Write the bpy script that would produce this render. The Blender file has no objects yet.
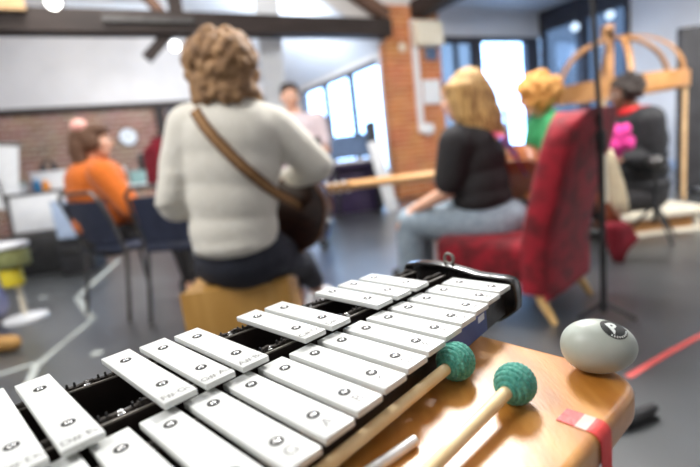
import bpy, bmesh, math, random
from mathutils import Vector, Matrix, Euler
from mathutils.bvhtree import BVHTree
from mathutils import noise as mnoise
random.seed(7)
scn = bpy.context.scene
COL = scn.collection
PI = math.pi
V = Vector

# ------------------------------------------------------------------ camera
FPX = 458.7; PITCH = .1787; ROLL = -.1177; CAMZ = .85
_s, _c = math.sin(ROLL), math.cos(ROLL)
_r0 = V((1, 0, 0)); _u0 = V((0, math.sin(PITCH), math.cos(PITCH)))
FW = V((0, math.cos(PITCH), -math.sin(PITCH)))
RIGHT = _c * _r0 + _s * _u0
UP = -_s * _r0 + _c * _u0
CAM = V((0, 0, CAMZ))

def ray(px, py): return FW + RIGHT * ((px - 350) / FPX) - UP * ((py - 233.5) / FPX)
def at(px, py, y):
    """world point at real depth y (metres) seen in direction px,py"""
    d = ray(px, py); return CAM + d * (y / d.y)
def onz(px, py, z):
    d = ray(px, py); return CAM + d * ((z - CAMZ) / d.z)

cam = bpy.data.cameras.new('camera'); cam_o = bpy.data.objects.new('camera', cam); COL.objects.link(cam_o)
m3 = Matrix((RIGHT, UP, -FW)).transposed()
cam_o.matrix_world = Matrix.Translation(CAM) @ m3.to_4x4()
cam.sensor_width = 36; cam.sensor_fit = 'HORIZONTAL'; cam.lens = 36 * FPX / 700
cam.clip_start = .01; cam.clip_end = 200
cam.dof.use_dof = True; cam.dof.focus_distance = .37; cam.dof.aperture_fstop = 3.3
scn.camera = cam_o
scn.view_settings.view_transform = 'Standard'; scn.view_settings.look = 'None'
scn.view_settings.exposure = .3; scn.view_settings.gamma = 1; scn.view_settings.use_curve_mapping = False

# ------------------------------------------------------------------ materials
def srgb(r, g, b):
    f = lambda c: (c / 255 / 12.92) if c / 255 <= .04045 else ((c / 255 + .055) / 1.055) ** 2.4
    return (f(r), f(g), f(b), 1)
def mat(name, col, rough=.6, metal=0, spec=.5, noise=None, bump=0, bscale=60, coat=0, coat_rough=.1, sheen=0, stretch=(1, 1, 1), emit=None, estr=0, contrast=(.35, .65)):
    m = bpy.data.materials.new(name); m.use_nodes = True
    nt = m.node_tree; N = nt.nodes; L = nt.links; b = N['Principled BSDF']
    b.inputs['Base Color'].default_value = col; b.inputs['Roughness'].default_value = rough
    b.inputs['Metallic'].default_value = metal; b.inputs['Specular IOR Level'].default_value = spec
    b.inputs['Coat Weight'].default_value = coat; b.inputs['Coat Roughness'].default_value = coat_rough
    b.inputs['Sheen Weight'].default_value = sheen
    if emit: b.inputs['Emission Color'].default_value = emit; b.inputs['Emission Strength'].default_value = estr
    if noise or bump:
        tc = N.new('ShaderNodeTexCoord'); mp = N.new('ShaderNodeMapping'); mp.inputs['Scale'].default_value = stretch
        L.new(tc.outputs['Object'], mp.inputs['Vector'])
    if noise:
        col2, sc = noise
        t = N.new('ShaderNodeTexNoise'); t.inputs['Scale'].default_value = sc; t.inputs['Detail'].default_value = 5
        L.new(mp.outputs[0], t.inputs['Vector'])
        r = N.new('ShaderNodeValToRGB'); r.color_ramp.elements[0].position = contrast[0]; r.color_ramp.elements[1].position = contrast[1]
        r.color_ramp.elements[0].color = col; r.color_ramp.elements[1].color = col2
        L.new(t.outputs['Fac'], r.inputs[0]); L.new(r.outputs[0], b.inputs['Base Color'])
    if bump:
        t2 = N.new('ShaderNodeTexNoise'); t2.inputs['Scale'].default_value = bscale; t2.inputs['Detail'].default_value = 4
        L.new(mp.outputs[0], t2.inputs['Vector'])
        bp = N.new('ShaderNodeBump'); bp.inputs['Strength'].default_value = bump; bp.inputs['Distance'].default_value = .01
        L.new(t2.outputs['Fac'], bp.inputs['Height']); L.new(bp.outputs[0], b.inputs['Normal'])
    return m
def brick_mat(name, c1, c2, mortar, bw=.225, bh=.075):
    m = bpy.data.materials.new(name); m.use_nodes = True
    nt = m.node_tree; N = nt.nodes; L = nt.links; b = N['Principled BSDF']; b.inputs['Roughness'].default_value = .85
    tc = N.new('ShaderNodeTexCoord'); sx = N.new('ShaderNodeSeparateXYZ'); cx = N.new('ShaderNodeCombineXYZ'); ad = N.new('ShaderNodeMath')
    L.new(tc.outputs['Object'], sx.inputs[0]); L.new(sx.outputs[0], ad.inputs[0]); L.new(sx.outputs[1], ad.inputs[1])
    L.new(ad.outputs[0], cx.inputs[0]); L.new(sx.outputs[2], cx.inputs[1])
    t = N.new('ShaderNodeTexBrick'); t.inputs['Scale'].default_value = 1
    t.inputs['Brick Width'].default_value = bw; t.inputs['Row Height'].default_value = bh; t.inputs['Mortar Size'].default_value = .006
    t.inputs['Color1'].default_value = c1; t.inputs['Color2'].default_value = c2; t.inputs['Mortar'].default_value = mortar
    L.new(cx.outputs[0], t.inputs['Vector'])
    nz = N.new('ShaderNodeTexNoise'); nz.inputs['Scale'].default_value = 3; L.new(tc.outputs['Object'], nz.inputs['Vector'])
    mx = N.new('ShaderNodeMix'); mx.data_type = 'RGBA'; mx.blend_type = 'OVERLAY'; mx.inputs[0].default_value = .25
    L.new(t.outputs['Color'], mx.inputs[6]); L.new(nz.outputs['Color'], mx.inputs[7])
    L.new(mx.outputs[2], b.inputs['Base Color'])
    bp = N.new('ShaderNodeBump'); bp.inputs['Strength'].default_value = .4; bp.inputs['Distance'].default_value = .01; bp.invert = True
    L.new(t.outputs['Fac'], bp.inputs['Height']); L.new(bp.outputs[0], b.inputs['Normal'])
    return m
def glass_mat(name, tint):
    m = bpy.data.materials.new(name); m.use_nodes = True
    nt = m.node_tree; N = nt.nodes; L = nt.links; N.remove(N['Principled BSDF'])
    tr = N.new('ShaderNodeBsdfTransparent'); tr.inputs[0].default_value = tint
    gl = N.new('ShaderNodeBsdfGlossy'); gl.inputs['Roughness'].default_value = .02
    mx = N.new('ShaderNodeMixShader'); mx.inputs[0].default_value = .06
    L.new(tr.outputs[0], mx.inputs[1]); L.new(gl.outputs[0], mx.inputs[2]); L.new(mx.outputs[0], N['Material Output'].inputs[0])
    return m
def emit_mat(name, col, s):
    m = bpy.data.materials.new(name); m.use_nodes = True
    nt = m.node_tree; N = nt.nodes; L = nt.links; N.remove(N['Principled BSDF'])
    e = N.new('ShaderNodeEmission'); e.inputs[0].default_value = col; e.inputs[1].default_value = s
    L.new(e.outputs[0], N['Material Output'].inputs[0]); return m

M = dict(
 floor=mat('floor_vinyl', srgb(40, 43, 44), .34, noise=(srgb(62, 66, 68), 2.2), bump=.03, bscale=8, spec=1.0, coat=1.0, coat_rough=.4),
 plaster=mat('white_plaster', srgb(208, 203, 200), .8, noise=(srgb(216, 211, 208), 2), bump=.02),
 ceil=mat('ceiling_paint', srgb(232, 235, 240), .8, noise=(srgb(238, 240, 244), 1.5)),
 greywall=mat('grey_white_paint', srgb(214, 216, 220), .8, noise=(srgb(222, 224, 228), 2)),
 brick=brick_mat('brown_brick', srgb(132, 98, 80), srgb(156, 120, 100), srgb(206, 190, 176), .26, .10),
 obrick=brick_mat('orange_brick', srgb(178, 100, 54), srgb(204, 130, 80), srgb(214, 172, 136)),
 beam=mat('dark_beam_timber', srgb(30, 20, 16), .7, noise=(srgb(52, 40, 35), 6), stretch=(.3, 4, 4)),
 rafter=mat('brown_rafter_timber', srgb(86, 58, 44), .6, noise=(srgb(110, 80, 62), 6), stretch=(.3, 4, 4)),
 tan=mat('tan_timber', srgb(196, 158, 112), .6, noise=(srgb(210, 176, 130), 8), stretch=(.3, 4, 4)),
 frame=mat('dark_window_frame', srgb(52, 52, 60), .5, noise=(srgb(62, 62, 70), 5)),
 wframe=mat('white_window_frame', srgb(228, 228, 230), .5, noise=(srgb(236, 236, 238), 5)),
 glass=glass_mat('clear_glass', (.96, .98, 1, 1)),
 blueglass=glass_mat('blue_tinted_glass', (.20, .20, .205, 1)),
 blueglass2=glass_mat('blue_tinted_glass_pale', (.29, .29, .29, 1)),
 bar=mat('white_bar_enamel', srgb(206, 208, 205), .42, noise=(srgb(214, 216, 213), 40), spec=.5, coat=.12, coat_rough=.3),
 steel=mat('polished_steel', srgb(205, 205, 205), .22, metal=1, noise=(srgb(225, 225, 222), 60)),
 alu=mat('satin_aluminium', srgb(226, 226, 226), .38, metal=.45, noise=(srgb(234, 234, 234), 60)),
 glossblack=mat('gloss_black_edge', srgb(30, 28, 28), .16, noise=(srgb(44, 41, 40), 30), spec=.9, coat=.5),
 hole=mat('screw_recess', srgb(20, 19, 18), .6, noise=(srgb(40, 38, 36), 90)),
 ink=mat('grey_engraved_ink', srgb(122, 122, 120), .7, noise=(srgb(140, 140, 138), 90)),
 blackframe=mat('black_lacquer', srgb(30, 25, 23), .38, noise=(srgb(44, 36, 33), 25), bump=.05, bscale=120),
 felt=mat('dark_felt', srgb(58, 53, 50), .95, noise=(srgb(88, 82, 77), 300), bump=.6, bscale=500),
 railedge=mat('rail_grey', srgb(110, 106, 98), .5, noise=(srgb(134, 128, 120), 60)),
 blackplastic=mat('black_plastic', srgb(24, 22, 22), .26, noise=(srgb(36, 33, 32), 30), spec=.6),
 patch=mat('blue_patch', srgb(48, 66, 128), .35, noise=(srgb(60, 80, 146), 40)),
 labelw=mat('white_label', srgb(225, 230, 240), .6, noise=(srgb(235, 238, 245), 40)),
 wool=mat('teal_wool', srgb(56, 146, 130), .95, noise=(srgb(100, 186, 166), 260), bump=.5, bscale=900, sheen=.25),
 handle=mat('birch_handle', srgb(226, 196, 144), .5, noise=(srgb(240, 216, 170), 30), stretch=(1, 1, 1), coat=.1),
 bench=mat('honey_wood', srgb(178, 112, 38), .36, noise=(srgb(206, 146, 72), 7), stretch=(8, 1.1, 8), coat=.5, coat_rough=.3, bump=.06, bscale=90),
 egg=mat('grey_egg_plastic', srgb(172, 178, 168), .38, noise=(srgb(177, 183, 173), 120), spec=.5),
 logo=mat('black_print', srgb(34, 36, 34), .5, noise=(srgb(42, 44, 42), 120)),
 logow=mat('white_print', srgb(214, 220, 214), .5, noise=(srgb(222, 226, 222), 120)),
 redtape=mat('red_tape', srgb(214, 50, 48), .5, noise=(srgb(226, 66, 62), 80), bump=.1, bscale=200),
 pinktape=mat('pink_faded_tape', srgb(226, 170, 160), .5, noise=(srgb(232, 186, 174), 80)),
 floortape=mat('grey_white_floor_tape', srgb(160, 166, 162), .6, noise=(srgb(180, 184, 180), 20)),
 floorred=mat('red_floor_tape', srgb(196, 78, 74), .6, noise=(srgb(206, 92, 86), 20)),
 skin=mat('skin', srgb(214, 164, 138), .55, noise=(srgb(224, 176, 150), 30), bump=.04),
 darkskin=mat('dark_skin', srgb(112, 76, 58), .5, noise=(srgb(124, 86, 66), 30), bump=.04),
 sweater=mat('offwhite_knit', srgb(212, 208, 196), .95, noise=(srgb(224, 220, 210), 120), bump=.5, bscale=260, sheen=.2),
 brownhair=mat('light_brown_hair', srgb(112, 80, 50), .7, noise=(srgb(170, 132, 92), 28), bump=.7, bscale=120),
 blond=mat('blond_hair', srgb(128, 84, 38), .6, noise=(srgb(224, 182, 114), 22), stretch=(5, 5, .5), bump=.6, bscale=150),
 darkhair=mat('dark_brown_hair', srgb(72, 46, 32), .65, noise=(srgb(112, 78, 54), 70), stretch=(4, 4, .8), bump=.5, bscale=150),
 blackhair=mat('black_hair', srgb(34, 28, 26), .7, noise=(srgb(58, 46, 40), 60), bump=.6, bscale=120),
 ginger=mat('ginger_hair', srgb(188, 122, 54), .7, noise=(srgb(224, 168, 92), 40), bump=.7, bscale=120),
 blackcloth=mat('black_cloth', srgb(30, 28, 30), .9, noise=(srgb(40, 38, 40), 90), bump=.2),
 blackjacket=mat('black_jacket', srgb(26, 26, 29), .7, noise=(srgb(40, 40, 44), 25), bump=.3, bscale=30),
 navytrouser=mat('black_trouser_cloth', srgb(30, 32, 42), .9, noise=(srgb(40, 43, 55), 60), bump=.2),
 jeans=mat('pale_grey_denim', srgb(126, 142, 154), .9, noise=(srgb(152, 166, 178), 40), bump=.3, bscale=200),
 bluejeans=mat('blue_denim', srgb(60, 106, 178), .9, noise=(srgb(84, 130, 198), 60), bump=.2),
 orange=mat('orange_wool', srgb(188, 88, 12), .95, noise=(srgb(206, 108, 26), 60), bump=.4, bscale=200, sheen=.2),
 green=mat('green_cloth', srgb(40, 126, 74), .9, noise=(srgb(54, 142, 88), 50), bump=.3),
 shirt=mat('pale_pink_shirt', srgb(206, 190, 196), .9, noise=(srgb(216, 202, 206), 50), bump=.2),
 strap=mat('brown_woven_strap', srgb(92, 62, 36), .8, noise=(srgb(126, 88, 54), 90), bump=.4, bscale=300),
 strapmid=mat('tan_strap_stripe', srgb(150, 112, 70), .8, noise=(srgb(166, 126, 82), 90)),
 colstrap=mat('colourful_woven_strap', srgb(176, 60, 84), .85, noise=(srgb(90, 96, 168), 26), contrast=(.45, .55)),
 guitardark=mat('dark_guitar_lacquer', srgb(40, 26, 22), .28, noise=(srgb(62, 38, 30), 12), stretch=(.5, 5, 5), coat=.4),
 guitarrim=mat('brown_guitar_binding', srgb(120, 78, 46), .35, noise=(srgb(138, 94, 58), 20)),
 guitartan=mat('orange_brown_guitar_wood', srgb(150, 82, 34), .35, noise=(srgb(176, 104, 48), 10), stretch=(.5, 5, 5), coat=.3),
 neckwood=mat('maple_neck', srgb(208, 152, 92), .45, noise=(srgb(222, 172, 112), 10), stretch=(.6, 5, 5)),
 cajon=mat('cardboard_tan_ply', srgb(168, 124, 56), .55, noise=(srgb(182, 138, 70), 5), stretch=(5, 5, .7)),
 velvet=mat('red_velvet', srgb(92, 2, 14), .85, noise=(srgb(150, 8, 32), 14), sheen=.05, bump=.5, bscale=140),
 lightwood=mat('beech_leg', srgb(206, 166, 104), .5, noise=(srgb(220, 184, 126), 14), stretch=(4, 4, .6)),
 hoop=mat('pale_orange_wood', srgb(166, 114, 62), .5, noise=(srgb(184, 134, 82), 6)),
 navy=mat('navy_plastic', srgb(32, 38, 58), .55, noise=(srgb(42, 48, 70), 20)),
 greymetal=mat('grey_metal_tube', srgb(86, 84, 84), .4, metal=.7, noise=(srgb(102, 100, 98), 20)),
 black=mat('matt_black', srgb(22, 22, 24), .5, noise=(srgb(32, 32, 34), 20)),
 cream=mat('cream_paint', srgb(222, 212, 190), .6, noise=(srgb(230, 222, 204), 12)),
 creamcloth=mat('cream_cloth', srgb(214, 196, 162), .9, noise=(srgb(226, 210, 180), 30), bump=.3),
 redcloth=mat('dark_red_cloth', srgb(100, 6, 24), .9, noise=(srgb(126, 14, 34), 20), bump=.4),
 browncloth=mat('rust_brown_cloth', srgb(138, 70, 44), .9, noise=(srgb(160, 90, 58), 20), bump=.3),
 pink=mat('magenta_wool', srgb(214, 44, 138), .9, noise=(srgb(232, 74, 160), 30), bump=.6),
 white=mat('white_plastic', srgb(228, 230, 234), .5, noise=(srgb(236, 238, 240), 12)),
 lightblue=mat('pale_blue_plastic', srgb(176, 194, 222), .5, noise=(srgb(188, 206, 230), 12)),
 teal=mat('pale_teal_box', srgb(140, 178, 178), .6, noise=(srgb(154, 190, 188), 12)),
 blue=mat('blue_plastic', srgb(40, 116, 168), .4, noise=(srgb(54, 130, 180), 12)),
 orangep=mat('orange_plastic', srgb(226, 138, 40), .45, noise=(srgb(236, 152, 60), 12)),
 yellow=mat('yellow_plastic', srgb(226, 204, 40), .5, noise=(srgb(234, 214, 66), 12)),
 olive=mat('olive_cloth', srgb(120, 124, 78), .9, noise=(srgb(136, 140, 92), 20), bump=.3),
 lilac=mat('blue_lilac_cloth', srgb(96, 106, 156), .9, noise=(srgb(176, 172, 196), 7), bump=.3),
 tanleather=mat('tan_leather', srgb(152, 110, 54), .55, noise=(srgb(172, 130, 70), 12), bump=.2),
 board=mat('dark_grey_board', srgb(36, 36, 39), .75, noise=(srgb(48, 48, 52), 8)),
 pianoblue=mat('slate_blue_lacquer', srgb(74, 92, 120), .3, noise=(srgb(96, 116, 146), 10), coat=.3),
 pianodark=mat('dark_purple_lacquer', srgb(46, 34, 62), .4, noise=(srgb(58, 44, 76), 8)),
 lampglow=emit_mat('lamp_glow', (1, .97, .92, 1), 9),
 lamppanel=emit_mat('ceiling_panel_glow', (1, .98, .95, 1), 3),
 eye=mat('eye_white', srgb(230, 228, 224), .2, noise=(srgb(236, 234, 230), 50)),
 iris=mat('dark_iris', srgb(40, 30, 24), .2, noise=(srgb(54, 40, 32), 50)),
 lips=mat('lip_pink', srgb(186, 108, 98), .5, noise=(srgb(196, 118, 106), 50)),
 shoe=mat('white_shoe', srgb(220, 220, 222), .6, noise=(srgb(230, 230, 232), 40)),
 blackshoe=mat('black_shoe', srgb(26, 26, 28), .5, noise=(srgb(36, 36, 38), 40)),
)

# ------------------------------------------------------------------ builders
OFF = {}     # build-space position of each object's origin
class MB:
    def __init__(s): s.bm = bmesh.new()
    def _xf(s, vs, mtx):
        if mtx is not None: bmesh.ops.transform(s.bm, matrix=mtx, verts=vs)
    def box(s, c, d, rz=0, mtx=None, bev=0, seg=2):
        r = bmesh.ops.create_cube(s.bm, size=1); vs = r['verts']
        for v in vs: v.co = V((v.co.x * d[0], v.co.y * d[1], v.co.z * d[2]))
        if bev:
            es = list({e for v in vs for e in v.link_edges})
            rr = bmesh.ops.bevel(s.bm, geom=es, offset=bev, segments=seg, profile=.5, affect='EDGES')
            vs = list({v for f in rr['faces'] for v in f.verts} | {v for v in vs if v.is_valid})
        m = Matrix.Translation(V(c)) @ Matrix.Rotation(rz, 4, 'Z')
        if mtx is not None: m = mtx @ m
        s._xf(vs, m); return s
    def tube(s, pts, r, n=12, caps=True, closed=False):
        pts = [V(p) for p in pts]; k = len(pts)
        rs = r if isinstance(r, (list, tuple)) else [r] * k
        rings = []; prev = None
        for i, p in enumerate(pts):
            if closed: t = (pts[(i + 1) % k] - pts[i - 1]).normalized()
            else: t = (pts[min(i + 1, k - 1)] - pts[max(i - 1, 0)]).normalized()
            if prev is None:
                a = V((0, 0, 1)) if abs(t.z) < .9 else V((1, 0, 0))
                x = t.cross(a).normalized()
            else: x = (prev - t * prev.dot(t)).normalized()
            prev = x; y = t.cross(x)
            rings.append([s.bm.verts.new(p + (x * math.cos(2 * PI * j / n) + y * math.sin(2 * PI * j / n)) * rs[i]) for j in range(n)])
        for i in range(k if closed else k - 1):
            A, B = rings[i], rings[(i + 1) % k]
            for j in range(n): s.bm.faces.new((A[j], A[(j + 1) % n], B[(j + 1) % n], B[j]))
        if caps and not closed:
            s.bm.faces.new(rings[0][::-1]); s.bm.faces.new(rings[-1])
        return s
    def ribbon(s, pts, nrm, w, th):
        """flat strip through pts; nrm list of normals"""
        rows = []
        for i, p in enumerate(pts):
            p = V(p); t = (V(pts[min(i + 1, len(pts) - 1)]) - V(pts[max(i - 1, 0)])).normalized()
            n = V(nrm[i]); n = (n - t * n.dot(t)).normalized(); x = t.cross(n)
            rows.append([s.bm.verts.new(p + x * a * w / 2 + n * b * th) for a, b in ((-1, 0), (1, 0), (1, 1), (-1, 1))])
        for A, B in zip(rows, rows[1:]):
            for j in range(4): s.bm.faces.new((A[j], A[(j + 1) % 4], B[(j + 1) % 4], B[j]))
        s.bm.faces.new(rows[0][::-1]); s.bm.faces.new(rows[-1]); return s
    def lathe(s, prof, mtx=None, n=24):
        rings = []; vs = []
        for r, z in prof:
            ring = [s.bm.verts.new((r * math.cos(2 * PI * j / n), r * math.sin(2 * PI * j / n), z)) for j in range(n)]
            rings.append(ring); vs += ring
        for A, B in zip(rings, rings[1:]):
            for j in range(n): s.bm.faces.new((A[j], A[(j + 1) % n], B[(j + 1) % n], B[j]))
        s.bm.faces.new(rings[0][::-1]); s.bm.faces.new(rings[-1])
        s._xf(vs, mtx); return s
    def prism(s, poly, th, mtx=None, bev=0):
        """outline in local xy extruded from z=0 to z=th"""
        a = [s.bm.verts.new((x, y, 0)) for x, y in poly]; b = [s.bm.verts.new((x, y, th)) for x, y in poly]
        n = len(poly)
        f1 = s.bm.faces.new(a[::-1]); f2 = s.bm.faces.new(b)
        for i in range(n): s.bm.faces.new((a[i], a[(i + 1) % n], b[(i + 1) % n], b[i]))
        vs = a + b
        if bev:
            es = list(f1.edges) + list(f2.edges)
            rr = bmesh.ops.bevel(s.bm, geom=es, offset=bev, segments=3, profile=.5, affect='EDGES')
            vs = list({v for f in rr['faces'] for v in f.verts} | {v for v in vs if v.is_valid})
        s._xf(vs, mtx); return s
    def ell(s, c, r, rot=None, u=20, v=12):
        q = bmesh.ops.create_uvsphere(s.bm, u_segments=u, v_segments=v, radius=1)
        m = Matrix.Translation(V(c)) @ (rot.to_4x4() if rot is not None else Matrix()) @ Matrix.Diagonal((r[0], r[1], r[2], 1))
        s._xf(q['verts'], m); return s
    def cap(s, p, q, r1, r2, n=14):
        """tapered capsule"""
        p, q = V(p), V(q); d = q - p; L = d.length
        if L < 1e-6: return s.ell(p, (r1, r1, r1))
        t = d / L; pts = []; rs = []
        for a in range(5): 
            th = PI / 2 * (1 - a / 4) ; pts.append(p - t * r1 * math.sin(th) * .999); rs.append(max(r1 * math.cos(th), r1 * .05))
        for a in range(5):
            th = PI / 2 * a / 4; pts.append(q + t * r2 * math.sin(th) * .999); rs.append(max(r2 * math.cos(th), r2 * .05))
        return s.tube(pts, rs, n)
    def chain(s, pts, rs):
        for i in range(len(pts) - 1): s.cap(pts[i], pts[i + 1], rs[i], rs[i + 1])
        return s
    def build(s, name, m, parent=None, smooth=True, remesh=0, sm_it=0, keep_origin=False, sharp=35):
        bm = s.bm
        bmesh.ops.recalc_face_normals(bm, faces=bm.faces)
        vs = [v.co for v in bm.verts]
        lo = V((min(v[i] for v in vs) for i in range(3))); hi = V((max(v[i] for v in vs) for i in range(3)))
        c = V((0, 0, 0)) if keep_origin else (lo + hi) / 2
        if not parent and not keep_origin: c.z = lo.z
        bmesh.ops.translate(bm, verts=bm.verts, vec=-c)
        me = bpy.data.meshes.new(name); bm.to_mesh(me); bm.free()
        o = bpy.data.objects.new(name, me); COL.objects.link(o); me.materials.append(m)
        if remesh:
            md = o.modifiers.new('r', 'REMESH'); md.mode = 'VOXEL'; md.voxel_size = remesh; md.use_smooth_shade = True
            if sm_it: sd = o.modifiers.new('s', 'SMOOTH'); sd.iterations = sm_it; sd.factor = .5
            dg = bpy.context.evaluated_depsgraph_get()
            nm = bpy.data.meshes.new_from_object(o.evaluated_get(dg)); o.modifiers.clear(); o.data = nm; nm.name = name
            bpy.data.meshes.remove(me); me = nm
            if not me.materials: me.materials.append(m)
        if smooth:
            for p in me.polygons: p.use_smooth = True
            if not remesh:
                try: me.set_sharp_from_angle(angle=math.radians(sharp))
                except Exception: pass
        if parent:
            o.parent = parent; o.location = c - OFF[parent]
        else: o.location = c
        OFF[o] = c
        return o
def tag(o, label=None, cat=None, group=None, kind=None):
    if label: o['label'] = label
    if cat: o['category'] = cat
    if group: o['group'] = group
    if kind: o['kind'] = kind
    return o
def thing(name, label, cat, loc=(0, 0, 0), group=None, rz=0, local=False):
    o = bpy.data.objects.new(name, None); COL.objects.link(o); o.empty_display_size = .05
    o.location = loc; o.rotation_euler = (0, 0, rz)
    OFF[o] = V((0, 0, 0)) if local else V(loc)
    return tag(o, label, cat, group)
def struct(o): o['kind'] = 'structure'; return o
def floor_of(p): return V((p[0], p[1], 0))

def text_mesh(txt, size, m, bold=0):
    cu = bpy.data.curves.new('t', 'FONT'); cu.body = txt; cu.size = size; cu.align_x = 'CENTER'; cu.align_y = 'CENTER'; cu.extrude = .0; cu.offset = bold
    o = bpy.data.objects.new('t', cu); COL.objects.link(o)
    dg = bpy.context.evaluated_depsgraph_get(); dg.update()
    me = bpy.data.meshes.new_from_object(o.evaluated_get(dg))
    bpy.data.objects.remove(o); bpy.data.curves.remove(cu)
    me.materials.clear(); me.materials.append(m); return me

# ================================================================== ROOM
RA = V((-.462, .887, 0)).normalized(); RB = V((RA.y, -RA.x, 0))
RZ = math.atan2(RB.y, RB.x)
RM = Matrix.Rotation(RZ, 4, 'Z')          # room space (b, a, z) -> world
def rm(b, a, z=0): return RB * b + RA * a + V((0, 0, z))
def room_box(name, b0, b1, a0, a1, z0, z1, m, parent=None, st=True, bev=0):
    k = MB().box(((b0 + b1) / 2, (a0 + a1) / 2, (z0 + z1) / 2), (b1 - b0, a1 - a0, z1 - z0), bev=bev)
    o = k.build(name, m, None, smooth=False)
    o.rotation_euler = (0, 0, RZ); o.location = RM @ o.location
    if st: struct(o)
    return o
def room_part(name, boxes, m, parent, bev=0):
    k = MB()
    for b0, b1, a0, a1, z0, z1 in boxes:
        k.box(((b0 + b1) / 2, (a0 + a1) / 2, (z0 + z1) / 2), (abs(b1 - b0), abs(a1 - a0), abs(z1 - z0)), bev=bev)
    return k.build(name, m, parent, smooth=False)
def room_root(name, b, a, z=0, label=None, cat=None, group=None):
    o = bpy.data.objects.new(name, None); COL.objects.link(o); o.location = rm(b, a, z); o.rotation_euler = (0, 0, RZ); o.empty_display_size = .1
    OFF[o] = V((b, a, z))
    if label: tag(o, label, cat, group)
    else: o['kind'] = 'structure'
    return o
WB = 4.2; AB = 10.6; LB = -5.2; RBW = 7.85; AL = 6.3; AR = -4.2; RIDGE = -.6; EZ = 2.29; SL = .6
RZ_ = EZ + SL * (WB - RIDGE); LZ = RZ_ - SL * (RIDGE - LB)
room_box('floor', LB - .2, RBW + .2, AR - .2, AB + .2, -.1, 0, M['floor'])
# back wall: brick below, white plaster above (gable), door recess
DB0, DB1 = 1.5, 2.3
room_box('wall_back', LB, DB0, AB, AB + .2, 0, 2.20, M['brick'])
room_box('wall_back_right', DB1, WB + .2, AB, AB + .2, 0, 2.20, M['brick'])
k = MB(); k.prism([(LB, 2.30), (WB + .2, 2.30), (WB + .2, EZ), (RIDGE, RZ_), (LB, LZ)], .2, Matrix(((1, 0, 0, 0), (0, 0, 1, AB), (0, 1, 0, 0), (0, 0, 0, 1))))
o = k.build('wall_back_gable', M['plaster'], smooth=False); o.rotation_euler = (0, 0, RZ); o.location = RM @ o.location; struct(o)
room_box('trim_1', LB, WB, AB - .05, AB + .2, 2.18, 2.30, M['beam'])
d = room_root('door_1', (DB0 + DB1) / 2, AB + .1)
room_part('door_panel', [(DB0, DB1, AB + .06, AB + .12, 0, 2.18)], M['frame'], d)
room_part('door_handle', [(DB0 + .08, DB0 + .2, AB + .0, AB + .03, 1.0, 1.03)], M['steel'], d)
room_box('trim_2', 1.27, 1.45, AB - .14, AB - .02, 0, 2.18, M['beam'])
# window wall on the right side of the hall, four tall panes; hidden lower glass added for floor sheen
room_box('wall_window_side', WB, WB + .2, 6.2, AB, 0, .36, M['plaster'])
room_box('wall_window_side_head', WB, WB + .2, 6.2, AB, 2.22, EZ + .1, M['plaster'])
room_box('wall_window_side_end', WB, WB + .2, 9.65, AB, .81, 2.36, M['plaster'])
for i, (a0, a1) in enumerate(((6.2, 7.45), (7.45, 8.5), (8.5, 9.65))):
    w = room_root('window_%d' % (i + 1), WB + .08, (a0 + a1) / 2, .40)
    fm = M['frame']
    room_part('window_frame', [(WB + .02, WB + .12, a0, a0 + .05, .40, 2.22), (WB + .02, WB + .12, a1 - .05, a1, .40, 2.22),
              (WB + .02, WB + .12, a0 + .05, a1 - .05, .40, .46), (WB + .02, WB + .12, a0 + .05, a1 - .05, 2.15, 2.22)], fm, w)
    room_part('window_pane', [(WB + .065, WB + .075, a0 + .05, a1 - .05, .46, 2.15)], M['glass'], w)
    room_part('window_sill', [(WB - .06, WB + .02, a0 + .002, a1 - .002, .37, .40)], M['wframe'], w)
room_box('trim_3', WB - .03, WB + .0, 6.2, 6.4, .36, 2.22, M['wframe'])
# orange brick column with fittings
room_box('wall_column', 4.10, 5.16, 6.04, 6.2, 0, 2.9, M['obrick'])
# beams
room_box('trim_4', LB, 4.1, 5.80, 6.035, 2.40, 2.64, M['beam'], bev=.01)
room_box('trim_5', 4.62, 4.9, AR, 6.03, 2.72, 2.96, M['beam'], bev=.01)
def slanted(name, p, q, w, h, m):
    p, q = V(p), V(q); d = q - p; L = d.length
    k = MB(); x = d / L; y = V((0, 1, 0)); z = x.cross(y)
    mt = Matrix((x, y, z)).transposed().to_4x4(); mt.translation = (p + q) / 2
    k.box((0, 0, 0), (L, w, h), mtx=mt)
    o = k.build(name, m, smooth=False); o.rotation_euler = (0, 0, RZ); o.location = RM @ o.location; return struct(o)
slanted('trim_6', (4.1, 5.92, 2.7), (RIDGE, 5.92, 2.7 + .58 * (4.1 - RIDGE)), .14, .16, M['rafter'])
slanted('trim_7', (1.02, 5.92, 2.42), (.74, 5.92, 2.15), .12, .12, M['beam'])
slanted('trim_10', (1.15, 5.92, 2.62), (1.15, 5.92, 4.6), .12, .14, M['beam'])
slanted('trim_11', (1.0, 5.92, 2.62), (.5, 5.92, 3.3), .10, .10, M['rafter'])
room_box('trim_8', .35, 1.3, 5.76, 5.80, 2.50, 2.56, M['greymetal'])
room_box('trim_9', LB, -.32, 5.72, 5.79, 2.58, 2.70, M['tan'])
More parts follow.
